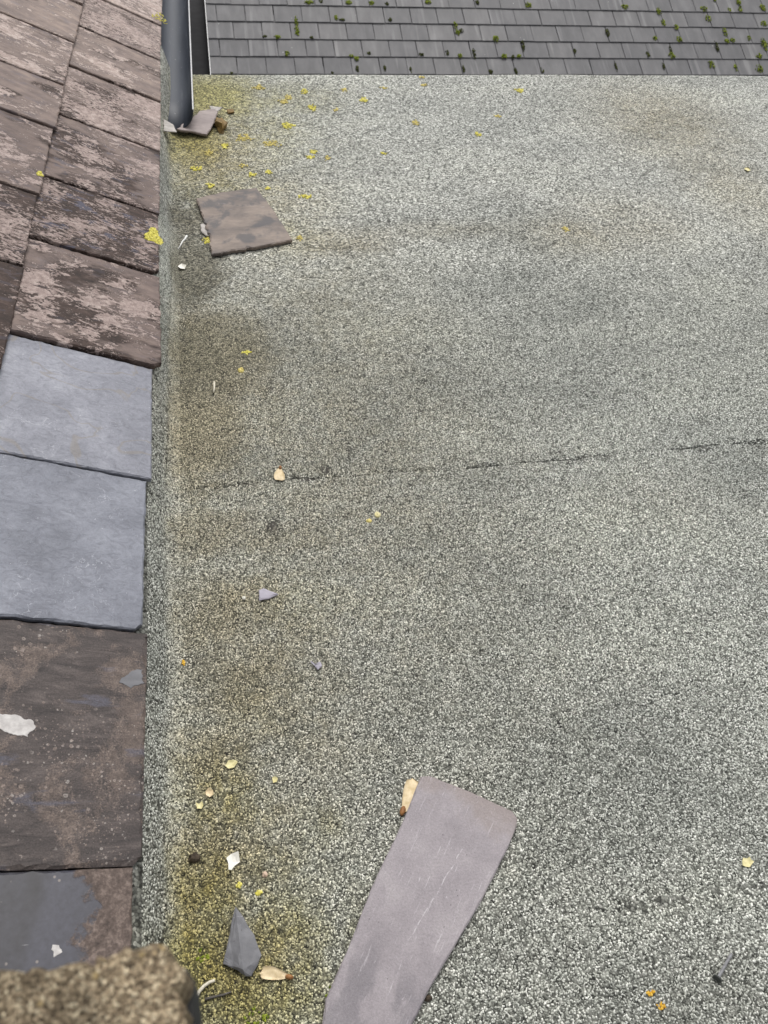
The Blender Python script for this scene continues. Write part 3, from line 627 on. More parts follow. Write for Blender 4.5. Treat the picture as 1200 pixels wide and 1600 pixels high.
# ------------------------------------------------------------------ moss clumps in the joints of the tiles
ICO = None
def ico(sub):
    bm = bmesh.new(); bmesh.ops.create_icosphere(bm, subdivisions=sub, radius=1)
    v = [tuple(p.co) for p in bm.verts]; f = [tuple(q.index for q in p.verts) for p in bm.faces]; bm.free(); return v, f
IV, IF = ico(1); IV2, IF2 = ico(2)
def clump(name, c, rx, ry, rz, n, size, m, R3=None, seed=0):
    """fuzzy cushion: many little irregular lumps inside a flattened dome, one mesh, origin at its base"""
    rr = random.Random(seed); V = []; Fs = []
    for k_ in range(n):
        a = rr.uniform(0, 6.283); q = math.sqrt(rr.random()); px, py = math.cos(a) * q, math.sin(a) * q
        pz = (1 - q * q) * rr.uniform(.3, 1.0); s = size * rr.uniform(.6, 1.25) * (1.15 - .5 * q)
        b = len(V); c0 = Vector((px * rx, py * ry, pz * rz))
        for v in IV:
            j = rr.uniform(.7, 1.3); V.append(c0 + Vector((v[0] * s * j, v[1] * s * j, v[2] * s * j * .8)))
        Fs += [tuple(b + i for i in f) for f in IF]
    mw = Matrix.Translation(c) @ (R3 or Matrix.Identity(4))
    return mobj(name, V, Fs, m, mw=mw)
def on_tiles(u, v):
    d = ray(u, v); t = (p0 - Vector((0, 0, H))).dot(tn) / d.dot(tn); return Vector((0, 0, H)) + d * t
# u, v, half width px, half height px, dark?
MOSS = [(483, 7, 8, 3, 0), (501, 5, 3, 3, 1), (544, 7, 6, 3, 0), (580, 8, 5, 3, 0), (604, 9, 3, 3, 1), (668, 6, 6, 4, 0), (745, 7, 3, 4, 1), (825, 11, 6, 4, 0), (463, 37, 3, 9, 0), (464, 52, 4, 9, 0), (525, 31, 4, 4, 0), (534, 34, 5, 2, 1),
    (609, 34, 3, 3, 1), (975, 14, 7, 4, 0), (1028, 21, 4, 6, 0), (1035, 38, 4, 5, 0), (1098, 17, 7, 4, 0), (1105, 32, 5, 5, 0), (1115, 2, 3, 3, 0), (1152, 6, 4, 9, 0), (1154, 18, 4, 3, 0), (1190, 15, 5, 6, 0), (1138, 18, 3, 3, 0), (414, 60, 4, 2, 1), (433, 61, 6, 3, 0),
    (487, 62, 3, 2, 1), (711, 43, 3, 7, 0), (714, 54, 4, 5, 0), (720, 51, 4, 3, 1), (774, 64, 6, 5, 0), (948, 54, 4, 6, 1), (1022, 63, 4, 4, 0), (1055, 45, 4, 4, 0), (1060, 65, 5, 5, 0), (1131, 53, 4, 7, 0), (1134, 67, 5, 3, 0), (1143, 66, 5, 3, 0), (1169, 63, 3, 4, 0), (1192, 40, 6, 4, 0), (1192, 72, 5, 10, 0),
    (448, 87, 5, 4, 0), (549, 90, 4, 2, 0), (557, 94, 4, 4, 0), (558, 111, 3, 5, 1), (576, 86, 3, 3, 1), (658, 88, 4, 3, 1), (698, 85, 3, 4, 1), (740, 86, 3, 8, 1), (787, 91, 6, 4, 0), (800, 92, 4, 3, 1), (810, 91, 4, 3, 0), (816, 74, 3, 9, 1), (718, 90, 4, 3, 0), (897, 83, 3, 4, 1), (1011, 88, 3, 5, 1), (1048, 90, 6, 5, 0), (1046, 80, 2, 6, 1),
    (1118, 75, 3, 9, 1), (1184, 90, 6, 4, 0), (766, 115, 4, 3, 1), (724, 112, 2, 7, 1), (805, 114, 3, 5, 1), (846, 113, 3, 5, 1), (961, 107, 2, 8, 1), (1035, 106, 2, 6, 1), (1110, 104, 6, 6, 0), (1148, 109, 3, 5, 0), (1184, 110, 7, 6, 0), (362, 117, 2, 2, 1), (601, 110, 2, 5, 1), (641, 112, 2, 5, 1), (519, 117, 2, 2, 1)]
rows = {}
for e_ in MOSS: rows.setdefault(min(4, int((122 - e_[1]) / 25.5)), []).append(e_)
COURSE = ['lowest visible tile course', 'second tile course up', 'third tile course up', 'fourth tile course up', 'topmost visible tile course']
ORD = ['leftmost', 'second from left', 'third from left', 'fourth from left', 'fifth from left', 'sixth from left', 'seventh from left', 'eighth from left', 'ninth from left', 'tenth from left', 'eleventh from left', 'twelfth from left', 'thirteenth from left',
       'fourteenth from left', 'fifteenth from left', 'sixteenth from left', 'seventeenth from left', 'eighteenth from left', 'nineteenth from left', 'twentieth from left', 'twenty first from left', 'twenty second from left', 'twenty third from left', 'twenty fourth from left', 'twenty fifth from left']
for r, es in rows.items():
    for i, (u, v, hw_, hh, dk) in enumerate(sorted(es)):
        c = on_tiles(u, v) + tn * .022; sc = (c - Vector((0, 0, H))).length / F * .95
        rx, ry = hw_ * sc * .8, hh * sc * 1.15; n = int(10 + 1.6 * hw_ * hh * .5)
        o = clump('moss_clump', c, rx, ry, min(rx, ry) * .4, min(n, 60), .0085, M['mossdark' if dk else 'moss'], TR, seed=int(u * 31 + v))
        tag(o, ('dark' if dk else 'green') + ' moss clump on the ' + COURSE[r] + ', ' + ORD[i], 'moss', 'moss clumps on the tiled roof')

# ------------------------------------------------------------------ lichen spots on the felt
def lichen(u, v, hw_, hh, m, label, dens=1.0, seed=0, name='lichen_patch'):
    c = at(u, v); c.z = felt_z(c.x, c.y); sx = abs(at(u + hw_, v).x - c.x); sy = .5 * abs(at(u, v - hh).y - at(u, v + hh).y)
    rr = np.random.default_rng(seed + 3); n = int(max(16, min(260, dens * sx * sy / (.0036 ** 2) * 3.4)))
    a = rr.uniform(0, 6.283, n); q = np.sqrt(rr.uniform(0, 1, n)) * (1 + .25 * np.sin(a * 3 + seed) + .15 * np.sin(a * 7 + 2 * seed)); keep = rr.uniform(0, 1, n) > (q - .55) * .9
    P = np.stack([np.cos(a) * q * sx, np.sin(a) * q * sy, np.full(n, .0014)], 1)[keep]
    o, W = chip_mesh(name, P, None, .0028 if c.y > 1 else .0016, m, flat=(.18, .34)); o.location = c
    return tag(o, label, 'lichen')
LF, LP = M['lichen'], M['lichenpale']
FELT_L = [  # u, v, half w, half h, material, label
    (812, 142, 7, 3, LF, 'bright yellow lichen near the far edge, the rightmost there'), (778, 181, 5, 3, LP, 'pale yellow lichen spot below and left of the rightmost far one'),
    (747, 210, 5, 3, LF, 'small bright yellow lichen spot alone in mid felt, below a paler one'), (649, 191, 6, 4, LP, 'ochre lichen spot right of the bright one near the far edge'),
    (568, 157, 6, 4, LF, 'round bright yellow lichen spot just right below an ochre one'), (538, 142, 6, 3, LP, 'ochre yellow lichen spot just left above a round bright one'),
    (600, 138, 5, 2, LP, 'faint yellow lichen speck near the far edge above a bright one'), (659, 121, 5, 2, LP, 'tiny yellow lichen speck at the far roof edge'), (663, 133, 6, 2, LP, 'faint ochre lichen smear just below the far edge speck'),
    (476, 144, 6, 4, LF, 'yellow lichen spot near the far edge above an ochre pair'), (450, 152, 6, 4, LP, 'yellow lichen spot, right one of a touching far pair'), (443, 159, 8, 4, LP, 'ochre lichen spot, left one of a touching far pair'),
    (488, 169, 6, 5, LF, 'ragged yellow lichen spot below right of a touching pair'), (524, 171, 5, 3, LP, 'pale yellow lichen spot left of the round bright one'), (450, 197, 9, 5, LF, 'large bright yellow lichen patch right of the slate scrap'),
    (382, 216, 13, 5, LP, 'wide ochre lichen patch below the brown lump'), (425, 224, 14, 6, LP, 'broad faded tan lichen patch right of the wide ochre one'), (351, 229, 6, 4, LF, 'yellow lichen spot below the brown lump'),
    (326, 239, 8, 4, LP, 'dull yellow lichen spot near the upstand below the slate scrap'), (307, 264, 9, 4, LF, 'oval bright yellow lichen spot nearest the upstand'), (329, 290, 6, 4, LF, 'yellow lichen spot just above the broken slate corner'),
    (395, 273, 6, 3, LF, 'left of two small yellow lichen spots above the broken slate'), (419, 269, 5, 3, LF, 'right of two small yellow lichen spots above the broken slate'), (418, 294, 5, 2, LF, 'small yellow lichen speck beside the broken slate top corner'),
    (477, 307, 11, 3, LF, 'long thin yellow lichen streak right of the broken slate'), (489, 237, 5, 3, LF, 'upper one of a close pair of yellow lichen spots'), (484, 245, 6, 3, LF, 'lower one of a close pair of yellow lichen spots'),
    (512, 247, 5, 3, LP, 'faint greenish lichen spot right of the close pair'), (380, 260, 7, 3, LP, 'faded tan lichen spot above the small yellow pair'), (600, 238, 4, 2, LF, 'tiny yellow lichen speck alone right of the close pair'),
    (468, 373, 5, 4, LP, 'ochre lichen spot at the broken slate right corner'), (324, 377, 6, 6, LF, 'yellow green lichen tuft at the broken slate lower left'), (384, 554, 6, 3, LF, 'single yellow lichen spot on the brown stained felt'),
    (885, 359, 6, 4, LP, 'ochre lichen spot alone on the right felt'), (1167, 267, 4, 2, LP, 'pale lichen speck near the right border'), (377, 581, 4, 4, LP, 'dull ochre lichen speck below the single yellow spot'),
    (405, 137, 10, 4, LP, 'faint yellow lichen haze near the gutter side far edge')]
for i, (u, v, a, b, m, lb) in enumerate(FELT_L): lichen(u, v, a, b, m, lb, 1.0 if m is LF else .6, i)
lichen(1014, 1551, 6, 7, M['lichenorange'], 'bright orange lichen speck near the bottom right nail', 1.0, 71)
lichen(1029, 1573, 7, 6, M['lichenorange'], 'sparse orange lichen crumbs just below the bright orange speck', .35, 72)
lichen(691, 1437, 6, 6, M['lichenpale'], 'tiny yellow lichen crumb by the long slate right edge', .5, 73)
lichen(287, 1036, 3, 3, M['lichenorange'], 'tiny orange lichen crumb at the foot of the upstand', .6, 74)
for u, v, lb in ((374, 1384, 'tiny yellow green lichen crumb below the white chip'), (404, 1396, 'tiny yellow lichen crumb below the pink pebble'), (279, 1366, 'tiny yellow lichen crumb left of the dirt lump')): lichen(u, v, 4, 4, M['lichen'], lb, .5, u)
for u, v, a, b, lb in ((318, 1492, 12, 16, 'green moss film left of the grey slate shard'), (400, 1590, 22, 14, 'green moss film at the bottom edge left of the long slate'), (520, 1555, 10, 26, 'green moss film along the long slate left edge')): lichen(u, v, a, b, M['moss'], lb, .12, u, 'moss_patch')['category'] = 'moss'
# yellow lichen growing on the slates
def on_slope(u, v, n=.004):
    d = ray(u, v)
    ok, loc, *_ = S.ray_cast(bpy.context.evaluated_depsgraph_get(), Vector((0, 0, H)), d.normalized())
    if ok and .05 < loc.z < .6: return loc
    q = slope_pt(0, 0, n); t = (q - Vector((0, 0, H))).dot(un) / d.dot(un); return Vector((0, 0, H)) + d * t
bpy.context.view_layer.update()
RS = Matrix((us, ul, un)).transposed().to_4x4()
for u, v, r_, lb, n in ((240, 370, .026, 'bright yellow lichen tuft at the tail of a slate', 330), (250, 28, .035, 'yellow lichen on the slates beside the gutter', 55), (62, 272, .008, 'small yellow lichen on the course line of the slates', 40)):
    rr = np.random.default_rng(int(u)); c = on_slope(u, v, .008 if u != 62 else .012)
    a = rr.uniform(0, 6.283, n); q = np.sqrt(rr.uniform(0, 1, n)) * (1 + .3 * np.sin(3 * a)); P = np.stack([np.cos(a) * q * r_ * .6, np.sin(a) * q * r_, np.full(n, .0005)], 1)
    o, W = chip_mesh('lichen_patch', P, None, .0022, M['lichen'], flat=(.3, .6)); o.matrix_world = Matrix.Translation(c) @ RS; tag(o, lb, 'lichen')

# ------------------------------------------------------------------ loose slates and shards on the felt
def loose(name, px, thick, m, label, cat, seed, amp=.001, inset=(.0006, .0025), rm=None, zoff=.002, tilt=(0, 0), parent=None, ds=.005, cham=.35):
    w_ = [at(u, v, zoff + thick) for u, v in px]; c = sum(w_, Vector()) / len(w_)
    ol = [(p.x - c.x, p.y - c.y) for p in w_]
    area = sum(a[0] * b[1] - b[0] * a[1] for a, b in zip(ol, ol[1:] + ol[:1]))
    if area < 0: ol = ol[::-1]; rm = rm[::-1] if rm else None
    V, Fs = slab(ol, thick, amp, inset, ds, seed, rm, cham)
    z = felt_z(c.x, c.y) + zoff
    mw = Matrix.Translation((c.x, c.y, z)) @ Matrix.Rotation(math.radians(tilt[0]), 4, 'X') @ Matrix.Rotation(math.radians(tilt[1]), 4, 'Y')
    o = mobj(name, V, Fs, m, mw=mw)
    if label: tag(o, label, cat)
    return o
LS = loose('loose_slate', [(657, 1214), (672, 1213), (742, 1241), (800, 1268), (808, 1279), (807, 1292), (796, 1319), (752, 1408), (711, 1478), (670, 1547), (645, 1598), (600, 1690), (520, 1668), (503, 1606), (508, 1563), (543, 1484), (581, 1386), (629, 1285)],
    .0066, M['longslate'], 'long tapering purple slate lying on the felt, bottom centre', 'slate', 101, .0003, (.0004, .0022), zoff=.0035, tilt=(.15, .2))
BS = loose('broken_slate', [(306, 309), (345, 299), (400, 291), (427, 326), (457, 374), (400, 386), (331, 398), (328, 372), (318, 345), (312, 325)],
    .0075, M['brownslate'], 'brown broken slate with jagged left edge lying on the far felt', 'slate', 103, .0016, (.001, .004), rm=[.6, .6, .8, .8, .8, .8, 3, 3.2, 3.2, 3], zoff=.003, tilt=(-.6, .3))
fk = loose('flake', [(313, 350), (322, 347), (330, 368), (322, 368), (314, 360)], .004, M['paleflake'], None, None, 104, .001); local(BS, fk); fk.matrix_parent_inverse = BS.matrix_world.inverted()
SS = loose('slate_scrap', [(276, 203), (296, 188), (312, 176), (342, 170), (334, 190), (322, 207), (305, 205)], .006, M['mauve'], 'mauve slate scrap lying at the gutter end', 'slate', 105, .002, zoff=.012, tilt=(4, 5))
loose('slate_scrap', [(327, 166), (348, 168), (340, 173), (331, 173)], .004, M['paleflake'], 'small pale slate flake behind the mauve scrap', 'slate', 106, .001, zoff=.016, tilt=(3, 0))
loose('crumb', [(354, 171), (364, 170), (366, 175), (356, 176)], .004, M['amber'], 'tiny brown crumb right of the pale flake by the gutter', 'debris', 107, .001)
loose('lead_scrap', [(255, 188), (270, 193), (276, 204), (256, 206)], .003, M['paleflake'], 'pale grey scrap wedged at the end of the gutter', 'debris', 108, .001, zoff=.045, tilt=(0, 12))
loose('slate_chip', [(404, 922), (412, 919), (435, 928), (420, 935), (405, 938)], .0035, M['paleslate'], 'lilac triangular slate chip on the brown stained felt', 'slate chip', 109, .0006, ds=.003)
loose('slate_chip', [(485, 1034), (492, 1038), (500, 1034), (503, 1041), (497, 1047)], .0025, M['paleslate'], 'small notched grey slate chip right of the stained strip', 'slate chip', 110, .0006, ds=.003)
loose('slate_flake', [(185, 1062), (205, 1048), (224, 1052), (224, 1072), (190, 1074)], .002, M['greyslate'], None, None, 111, .0008) if False else None
# shard with a ridge: two facets
def shard():
    px = [(368, 1416), (352, 1490), (349, 1506), (384, 1525), (392, 1526), (410, 1492), (398, 1462), (380, 1434)]
    hz = [.004, .002, .002, .004, .003, .002, .002, .003]
    top = [at(u, v, .006) for u, v in px]; c = sum(top, Vector()) / len(top); c.z = 0
    r1, r2 = at(369, 1440, .02), at(379, 1512, .022)
    z0 = felt_z(c.x, c.y)
    V = []
    for p, h_ in zip(top, hz): V.append((p.x - c.x, p.y - c.y, h_ + .003))
    n = len(V)
    for p in top: V.append(((p.x - c.x) * .97, (p.y - c.y) * .97, 0))
    V.append((r1.x - c.x, r1.y - c.y, .0085)); V.append((r2.x - c.x, r2.y - c.y, .0105)); R1, R2 = 2 * n, 2 * n + 1
    Fs = [(0, 1, R1), (1, 2, R2, R1), (2, 3, R2), (3, 4, R2), (4, 5, R2), (5, 6, R1, R2), (6, 7, R1), (7, 0, R1), tuple(range(n, 2 * n))]
    Fs += [(i, n + i, n + (i + 1) % n, (i + 1) % n) for i in range(n)]
    o = mobj('slate_shard', V, Fs, M['greyslate'], mw=Matrix.Translation((c.x, c.y, z0)))
    bm = bmesh.new(); bm.from_mesh(o.data); bmesh.ops.recalc_face_normals(bm, faces=bm.faces)
    bmesh.ops.triangulate(bm, faces=bm.faces[:]); bmesh.ops.subdivide_edges(bm, edges=bm.edges[:], cuts=4, use_grid_fill=True)
    for v in bm.verts:
        q = v.co * 90; v.co += Vector((mnoise.noise(q), mnoise.noise(q + Vector((9, 2, 1))), mnoise.noise(q * 1.6 + Vector((3, 8, 4))))) * .0016
    bm.to_mesh(o.data); bm.free()
    tag(o, 'pointed dark grey slate shard standing among the moss, bottom left', 'slate')
shard()

# ------------------------------------------------------------------ small litter
def lump(name, u, v, ru, rv, rz, m, label, cat, seed, amp=.3):
    c = at(u, v, .002); sx = abs(at(u + ru, v).x - c.x); sy = .5 * abs(at(u, v - rv).y - at(u, v + rv).y)
    V = []
    for p in IV2:
        k_ = 1 + amp * mnoise.noise(Vector(p) * 1.7 + Vector((seed, seed * .3, 1)))
        V.append((p[0] * sx * k_, p[1] * sy * k_, max(-.3, p[2]) * rz * k_ + rz * .3))
    o = mobj(name, V, IF2, m, mw=Matrix.Translation((c.x, c.y, felt_z(c.x, c.y)))); return tag(o, label, cat)
lump('brown_lump', 345, 199, 9, 9, .016, M['amber'], 'brown lump of dried moss beside the mauve slate scrap', 'debris', 3, .7)
lump('dirt_lump', 304, 1341, 9, 8, .007, M['stone'], 'dark round dirt lump left of the white chip', 'debris', 5, .5)
lump('pebble', 414, 1367, 4.5, 5, .004, M['pink'], 'tiny pinkish pebble right below the white chip', 'pebble', 8, .4)
lump('pebble', 590, 804, 4.5, 4.5, .004, M['petal'], 'tiny cream pebble on the felt below the seam', 'pebble', 9, .4)
lump('crumb', 577, 813, 4, 3, .003, M['lichenpale'], 'tiny yellow crumb left below the cream pebble', 'pebble', 12, .4)
lump('pebble', 381, 934, 2.5, 3, .003, M['cream'], 'tiny white pebble left of the lilac slate chip', 'pebble', 14, .4)
lump('crumb', 691, 1430, 5, 5, .005, M['stone'], 'small dark crumb tucked under the long slate right edge', 'debris', 15, .5)
lump('crumb', 668, 1560, 6, 6, .005, M['stone'], 'dark crumb by the long slate lower right edge', 'debris', 16, .5)
def leaflet(name, px, m, label, cat, seed, curl=.002, thick=.0007):
    w_ = [at(u, v, .003) for u, v in px]; c = sum(w_, Vector()) / len(w_)
    pts = [(p.x - c.x, p.y - c.y) for p in w_]; area = sum(a[0] * b[1] - b[0] * a[1] for a, b in zip(pts, pts[1:] + pts[:1]))
    if area < 0: pts = pts[::-1]
    R_ = max(math.hypot(*p) for p in pts); rr = random.Random(seed); V = []; N = len(pts)
    hz = lambda x, y: .0022 + curl * ((x * x + y * y) / R_ ** 2) * (1 + .6 * math.sin(3 * math.atan2(y, x) + seed))
    for s in (0, -thick):
        V.append((0, 0, .0022 + s))
        for k_ in (.5, 1.0):
            for x, y in pts: V.append((x * k_, y * k_, hz(x * k_, y * k_) + s))
    h = 1 + 2 * N; Fs = []
    for i in range(N):
        j = (i + 1) % N
        Fs += [(0, 1 + i, 1 + j), (1 + i, 1 + N + i, 1 + N + j, 1 + j), (h, h + 1 + j, h + 1 + i), (h + 1 + i, h + 1 + j, h + 1 + N + j, h + 1 + N + i), (1 + N + i, h + 1 + N + i, h + 1 + N + j, 1 + N + j)]
    o = mobj(name, V, Fs, m, mw=Matrix.Translation((c.x, c.y, felt_z(c.x, c.y)))); return tag(o, label, cat)
leaflet('leaf_scrap', [(352, 1197), (357, 1189), (368, 1188), (372, 1192), (366, 1199), (357, 1202)], M['petal'], 'pale yellow oval leaf scrap, uppermost of the four by the upstand', 'leaf', 1)
leaflet('leaf_scrap', [(321, 1237), (326, 1232), (333, 1235), (334, 1242), (328, 1246), (322, 1243)], M['wing'], 'round tan leaf scrap between two pale yellow ones', 'leaf', 2)
leaflet('leaf_scrap', [(306, 1254), (311, 1256), (316, 1252), (318, 1259), (315, 1264), (308, 1264)], M['petal'], 'pale yellow notched leaf scrap nearest the upstand', 'leaf', 3)
leaflet('leaf_scrap', [(425, 1216), (429, 1214), (434, 1216), (433, 1223), (427, 1224)], M['petal'], 'tiny cream leaf scrap right of the four by the upstand', 'leaf', 4)
leaflet('white_chip', [(354, 1341), (361, 1335), (373, 1332), (375, 1347), (367, 1353), (362, 1360), (357, 1359), (357, 1350)], M['cream'], 'white flat chip on the mossy felt above the slate shard', 'debris', 5, .003, .002)
leaflet('leaf_scrap', [(1158, 1347), (1160, 1341), (1166, 1342), (1170, 1340), (1172, 1344), (1177, 1347), (1173, 1352), (1170, 1356), (1164, 1355), (1159, 1353)], M['petal'], 'pale cream star shaped leaf scrap near the right border', 'leaf', 6)
leaflet('leaf_scrap', [(278, 418), (284, 414), (291, 417), (289, 422), (282, 422)], M['cream'], 'small white leaf scrap on the damp dark felt', 'leaf', 7, .004)
leaflet('leaf_scrap', [(1162, 266), (1166, 264), (1172, 268), (1168, 270)], M['petal'], 'tiny pale leaf scrap near the right border far up', 'leaf', 8)
def tube(name, px, r, m, label, cat, z=.003, taper=1.0, parent=None, zs=None, n=7):
    P_ = [at(u, v, z if zs is None else zs[i]) for i, (u, v) in enumerate(px)]; c = P_[0].copy(); base = felt_z(c.x, c.y); c.z = base
    V = []; Fs = []
    for i, p in enumerate(P_):
        d = (P_[min(i + 1, len(P_) - 1)] - P_[max(i - 1, 0)]).normalized(); a = d.cross(Vector((0, 0, 1))).normalized(); b_ = a.cross(d)
        rr = r * (1 + (taper - 1) * i / (len(P_) - 1))
        for k_ in range(n):
            t = 6.2832 * k_ / n; q = p + a * math.cos(t) * rr + b_ * math.sin(t) * rr; V.append((q.x - c.x, q.y - c.y, q.z))
    L = len(P_)
    for i in range(L - 1): Fs += [(i * n + k_, i * n + (k_ + 1) % n, (i + 1) * n + (k_ + 1) % n, (i + 1) * n + k_) for k_ in range(n)]
    Fs += [tuple(range(n - 1, -1, -1)), tuple(range((L - 1) * n, L * n))]
    o = mobj(name, V, Fs, m, smooth=True, mw=Matrix.Translation(c))
    if label: tag(o, label, cat)
    return o
tube('twig', [(304, 1572), (306, 1561), (311, 1550), (319, 1541), (328, 1535), (336, 1532)], .0022, M['twig'], 'curved bleached twig beside the blurred coping', 'twig', .004, .7)
tube('twig', [(320, 1562), (334, 1558), (348, 1555), (362, 1550)], .0014, M['bark'], 'thin dark twig right of the bleached one', 'twig', .003, .6)
tube('twig', [(335, 599), (335, 608), (334, 615)], .0019, M['twig'], 'short straight white twig on brown stained felt', 'twig', .004, .8)
tube('twig', [(301, 943), (304, 950), (307, 957)], .0008, M['twig'], 'hair thin straw near the upstand left of the lilac chip', 'twig', .003, .6)
tube('dropping', [(292, 369), (289, 374), (285, 378), (282, 384), (278, 390)], .0026, M['drop'], 'white streak of bird dropping on the damp felt', 'dropping', .0015, .35)
# nail
ne = at(1120, 1529, .004); nt = at(1147, 1487, .010); nl = empty('nail', (ne.x, ne.y, felt_z(ne.x, ne.y))); tag(nl, 'loose steel clout nail lying at bottom right', 'nail')
def rod(name, a, b, r0, r1, m, n=12):
    d = (b - a).normalized(); x = d.orthogonal().normalized(); y = d.cross(x); V = []
    for p, r in ((a, r0), (b, r1)):
        for k_ in range(n): t = 6.2832 * k_ / n; V.append(p + x * math.cos(t) * r + y * math.sin(t) * r)
    Fs = [(k_, (k_ + 1) % n, n + (k_ + 1) % n, n + k_) for k_ in range(n)] + [tuple(range(n - 1, -1, -1)), tuple(range(n, 2 * n))]
    return mobj(name, V, Fs, m)
d_ = (nt - ne).normalized(); A_ = Vector((ne.x, ne.y, .0072)); B_ = Vector((nt.x, nt.y, .0045))
local(nl, rod('shaft', A_, A_ + (B_ - A_) * .92, .0017, .0016, M['steel'])); local(nl, rod('point', A_ + (B_ - A_) * .92, B_, .0016, .0003, M['steel'])); local(nl, rod('head', A_ - (B_ - A_).normalized() * .0016, A_, .0050, .0048, M['nailhead']))
# sycamore seeds
def samara(tip, nut, width, label, bend=.25, seed=0):
    a, b = at(*nut, .004), at(*tip, .004); root = empty('sycamore_seed', (a.x, a.y, felt_z(a.x, a.y))); tag(root, label, 'seed')
    d = b - a; L = d.length; d.normalize(); s = Vector((-d.y, d.x, 0)); prof = []
    n = 12
    for i in range(n + 1):
        t = i / n; wd = width * L * (.28 + .72 * math.sin(min(1, t * 1.15) * math.pi * .62) ** 1.3) * (1 if t < .86 else math.sqrt(max(0, 1 - ((t - .86) / .14) ** 2)))
        cshift = bend * L * .25 * (t - t * t)
        prof.append((t, wd * .32 + cshift, -wd * .68 + cshift))
    V = []; m_ = 5
    for t, hi, lo in prof:
        for k_ in range(m_):
            q = lo + (hi - lo) * k_ / (m_ - 1); p = a + d * (L * t) + s * q
            V.append((p.x, p.y, .0035 + .003 * math.sin(t * 3) * (1 - k_ / m_) + .0006 * math.sin(k_ * 2.1 + t * 9) + felt_z(a.x, a.y)))
    h = len(V); V += [(x, y, z - .0006) for x, y, z in V]; Fs = []
    for i in range(n):
        for k_ in range(m_ - 1):
            q = (i * m_ + k_, i * m_ + k_ + 1, (i + 1) * m_ + k_ + 1, (i + 1) * m_ + k_); Fs.append(q); Fs.append(tuple(h + x for x in q[::-1]))
    per = [k_ for k_ in range(m_)] + [i * m_ + m_ - 1 for i in range(1, n + 1)] + [n * m_ + k_ for k_ in range(m_ - 2, -1, -1)] + [i * m_ for i in range(n - 1, 0, -1)]
    for i in range(len(per)): j = (i + 1) % len(per); Fs.append((per[i], per[j], h + per[j], h + per[i]))
    local(root, mobj('wing', V, Fs, M['wing'], smooth=True))
    nv = []
    for p in IV2: q = a + d * (p[0] * L * .15) + s * (p[1] * L * .085); nv.append((q.x, q.y, felt_z(a.x, a.y) + .004 + p[2] * .0036))
    local(root, mobj('nut', nv, IF2, M['nut'], smooth=True))
samara((406, 1522), (452, 1527), .40, 'tan winged sycamore seed lying beside the grey slate shard', .3)
samara((644, 1217), (629, 1268), .52, 'tan winged sycamore seed poking out from under the long slate', -.2)
samara((440, 751), (438, 731), .62, 'cream winged sycamore seed on the felt seam', .1)
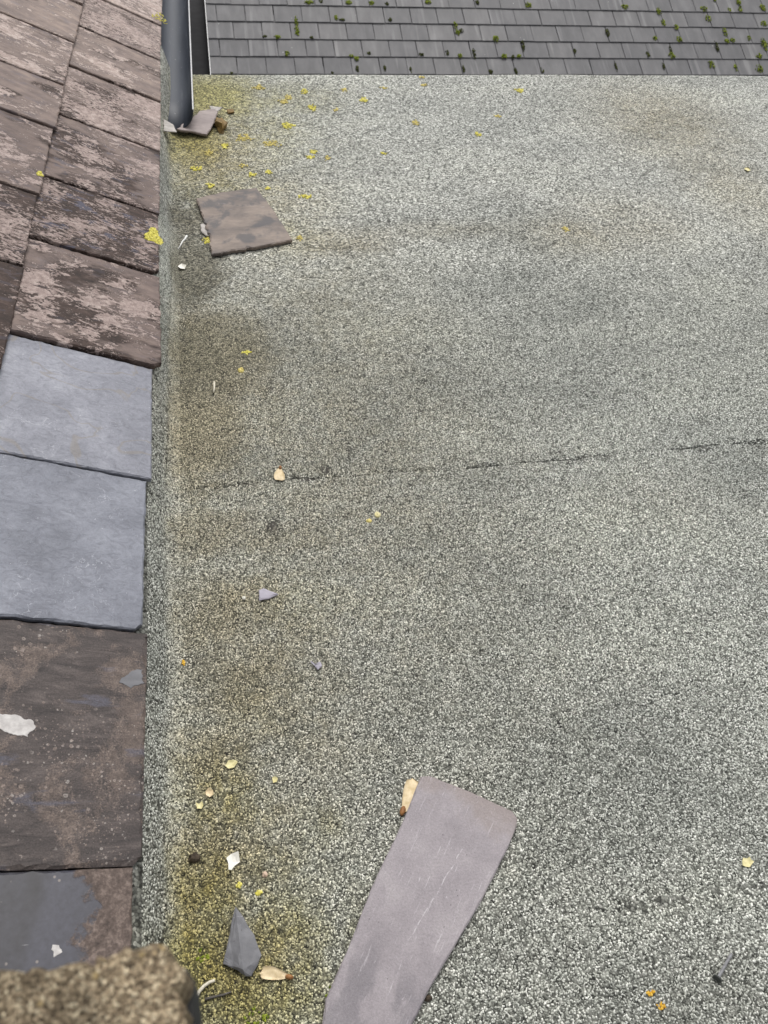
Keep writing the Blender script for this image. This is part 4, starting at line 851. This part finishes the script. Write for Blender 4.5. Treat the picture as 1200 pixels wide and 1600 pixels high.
# pale paint splash and flake on the dark slates
def slope_patch(name, px, m, label, cat, thick=.0007, n=.003):
    w_ = [on_slope(u, v, n) for u, v in px]; c = sum(w_, Vector()) / len(w_)
    ol = [((p - c).dot(us), (p - c).dot(ul)) for p in w_]; area = sum(a[0] * b[1] - b[0] * a[1] for a, b in zip(ol, ol[1:] + ol[:1]))
    if area < 0: ol = ol[::-1]
    V, Fs = slab(ol, thick, .0030, (.0003, .0012), .002, int(px[0][0] + px[0][1]))
    o = mobj(name, V, Fs, m, mw=Matrix.Translation(c) @ RS @ Matrix.Rotation(math.radians(1.95), 4, 'Y')); tag(o, label, cat); return o
SPATCH = [([(-12, 1116), (14, 1117), (48, 1124), (55, 1138), (44, 1152), (14, 1146), (-12, 1142)], 'splash', 'white splash on the dark lichen spotted slate', 'splash'),
          ([(186, 1066), (204, 1050), (222, 1046), (226, 1068), (204, 1076)], 'greyslate', 'grey split flake at the edge of the dark spotted slate', 'slate flake'),
          ([(80, 1484), (92, 1478), (97, 1488), (84, 1496)], 'splash', 'small white splash on the scraped bottom slate', 'splash')]
for px, mm, lb, ct in SPATCH: slope_patch('splash' if mm == 'splash' else 'slate_flake', px, M[mm], lb, ct)

# ------------------------------------------------------------------ blurred coping close to the camera, bottom left
CZ = .66
cw = [Vector((-.55, -.40, CZ)), Vector((-.55, .062, CZ))] + [at(u, v, CZ) for u, v in [(-60, 1518), (0, 1511), (60, 1507), (110, 1502), (150, 1487), (195, 1474), (238, 1466), (262, 1480), (278, 1500), (284, 1530), (288, 1570), (290, 1640), (292, 1760)]] + [Vector((-.040, -.40, CZ))]
cc = sum(cw, Vector()) / len(cw)
cope = empty('coping_block', (cc.x, cc.y, CZ - .03)); tag(cope, 'rough brown concrete coping with black painted shade along its edge, out of focus at bottom left', 'coping')
ol = [(p.x - cc.x, p.y - cc.y) for p in cw]; area = sum(a[0] * b[1] - b[0] * a[1] for a, b in zip(ol, ol[1:] + ol[:1]))
if area < 0: ol = ol[::-1]
V, Fs = slab(ol, .03, .0022, (.001, .0045), .002, 201, cham=.2)
o = mobj('concrete', V, Fs, M['coping'], mw=Matrix.Translation((cc.x, cc.y, CZ - .03))); local(cope, o)
tw = [at(u, v, CZ - .018) for u, v in [(240, 1480), (285, 1500), (296, 1520), (303, 1545), (306, 1580), (306, 1660), (306, 1760)]] + [Vector((-.036, -.40, CZ)), Vector((-.060, -.40, CZ)), at(200, 1500, CZ - .018)]
ol = [(p.x - cc.x, p.y - cc.y) for p in tw]; area = sum(a[0] * b[1] - b[0] * a[1] for a, b in zip(ol, ol[1:] + ol[:1]))
if area < 0: ol = ol[::-1]
V, Fs = slab(ol, .012, .0004, (.001, .003), .004, 203, cham=.5)
local(cope, mobj('edge_shade', V, Fs, M['edgeshade'], mw=Matrix.Translation((cc.x, cc.y, CZ - .0305 - .012))))  # dark strip added as the shaded right face of the coping
pv, pf = box(-.52, -.20, -.38, -.04, .07, CZ - .0306); local(cope, mobj('pier', pv, pf, M['coping']))
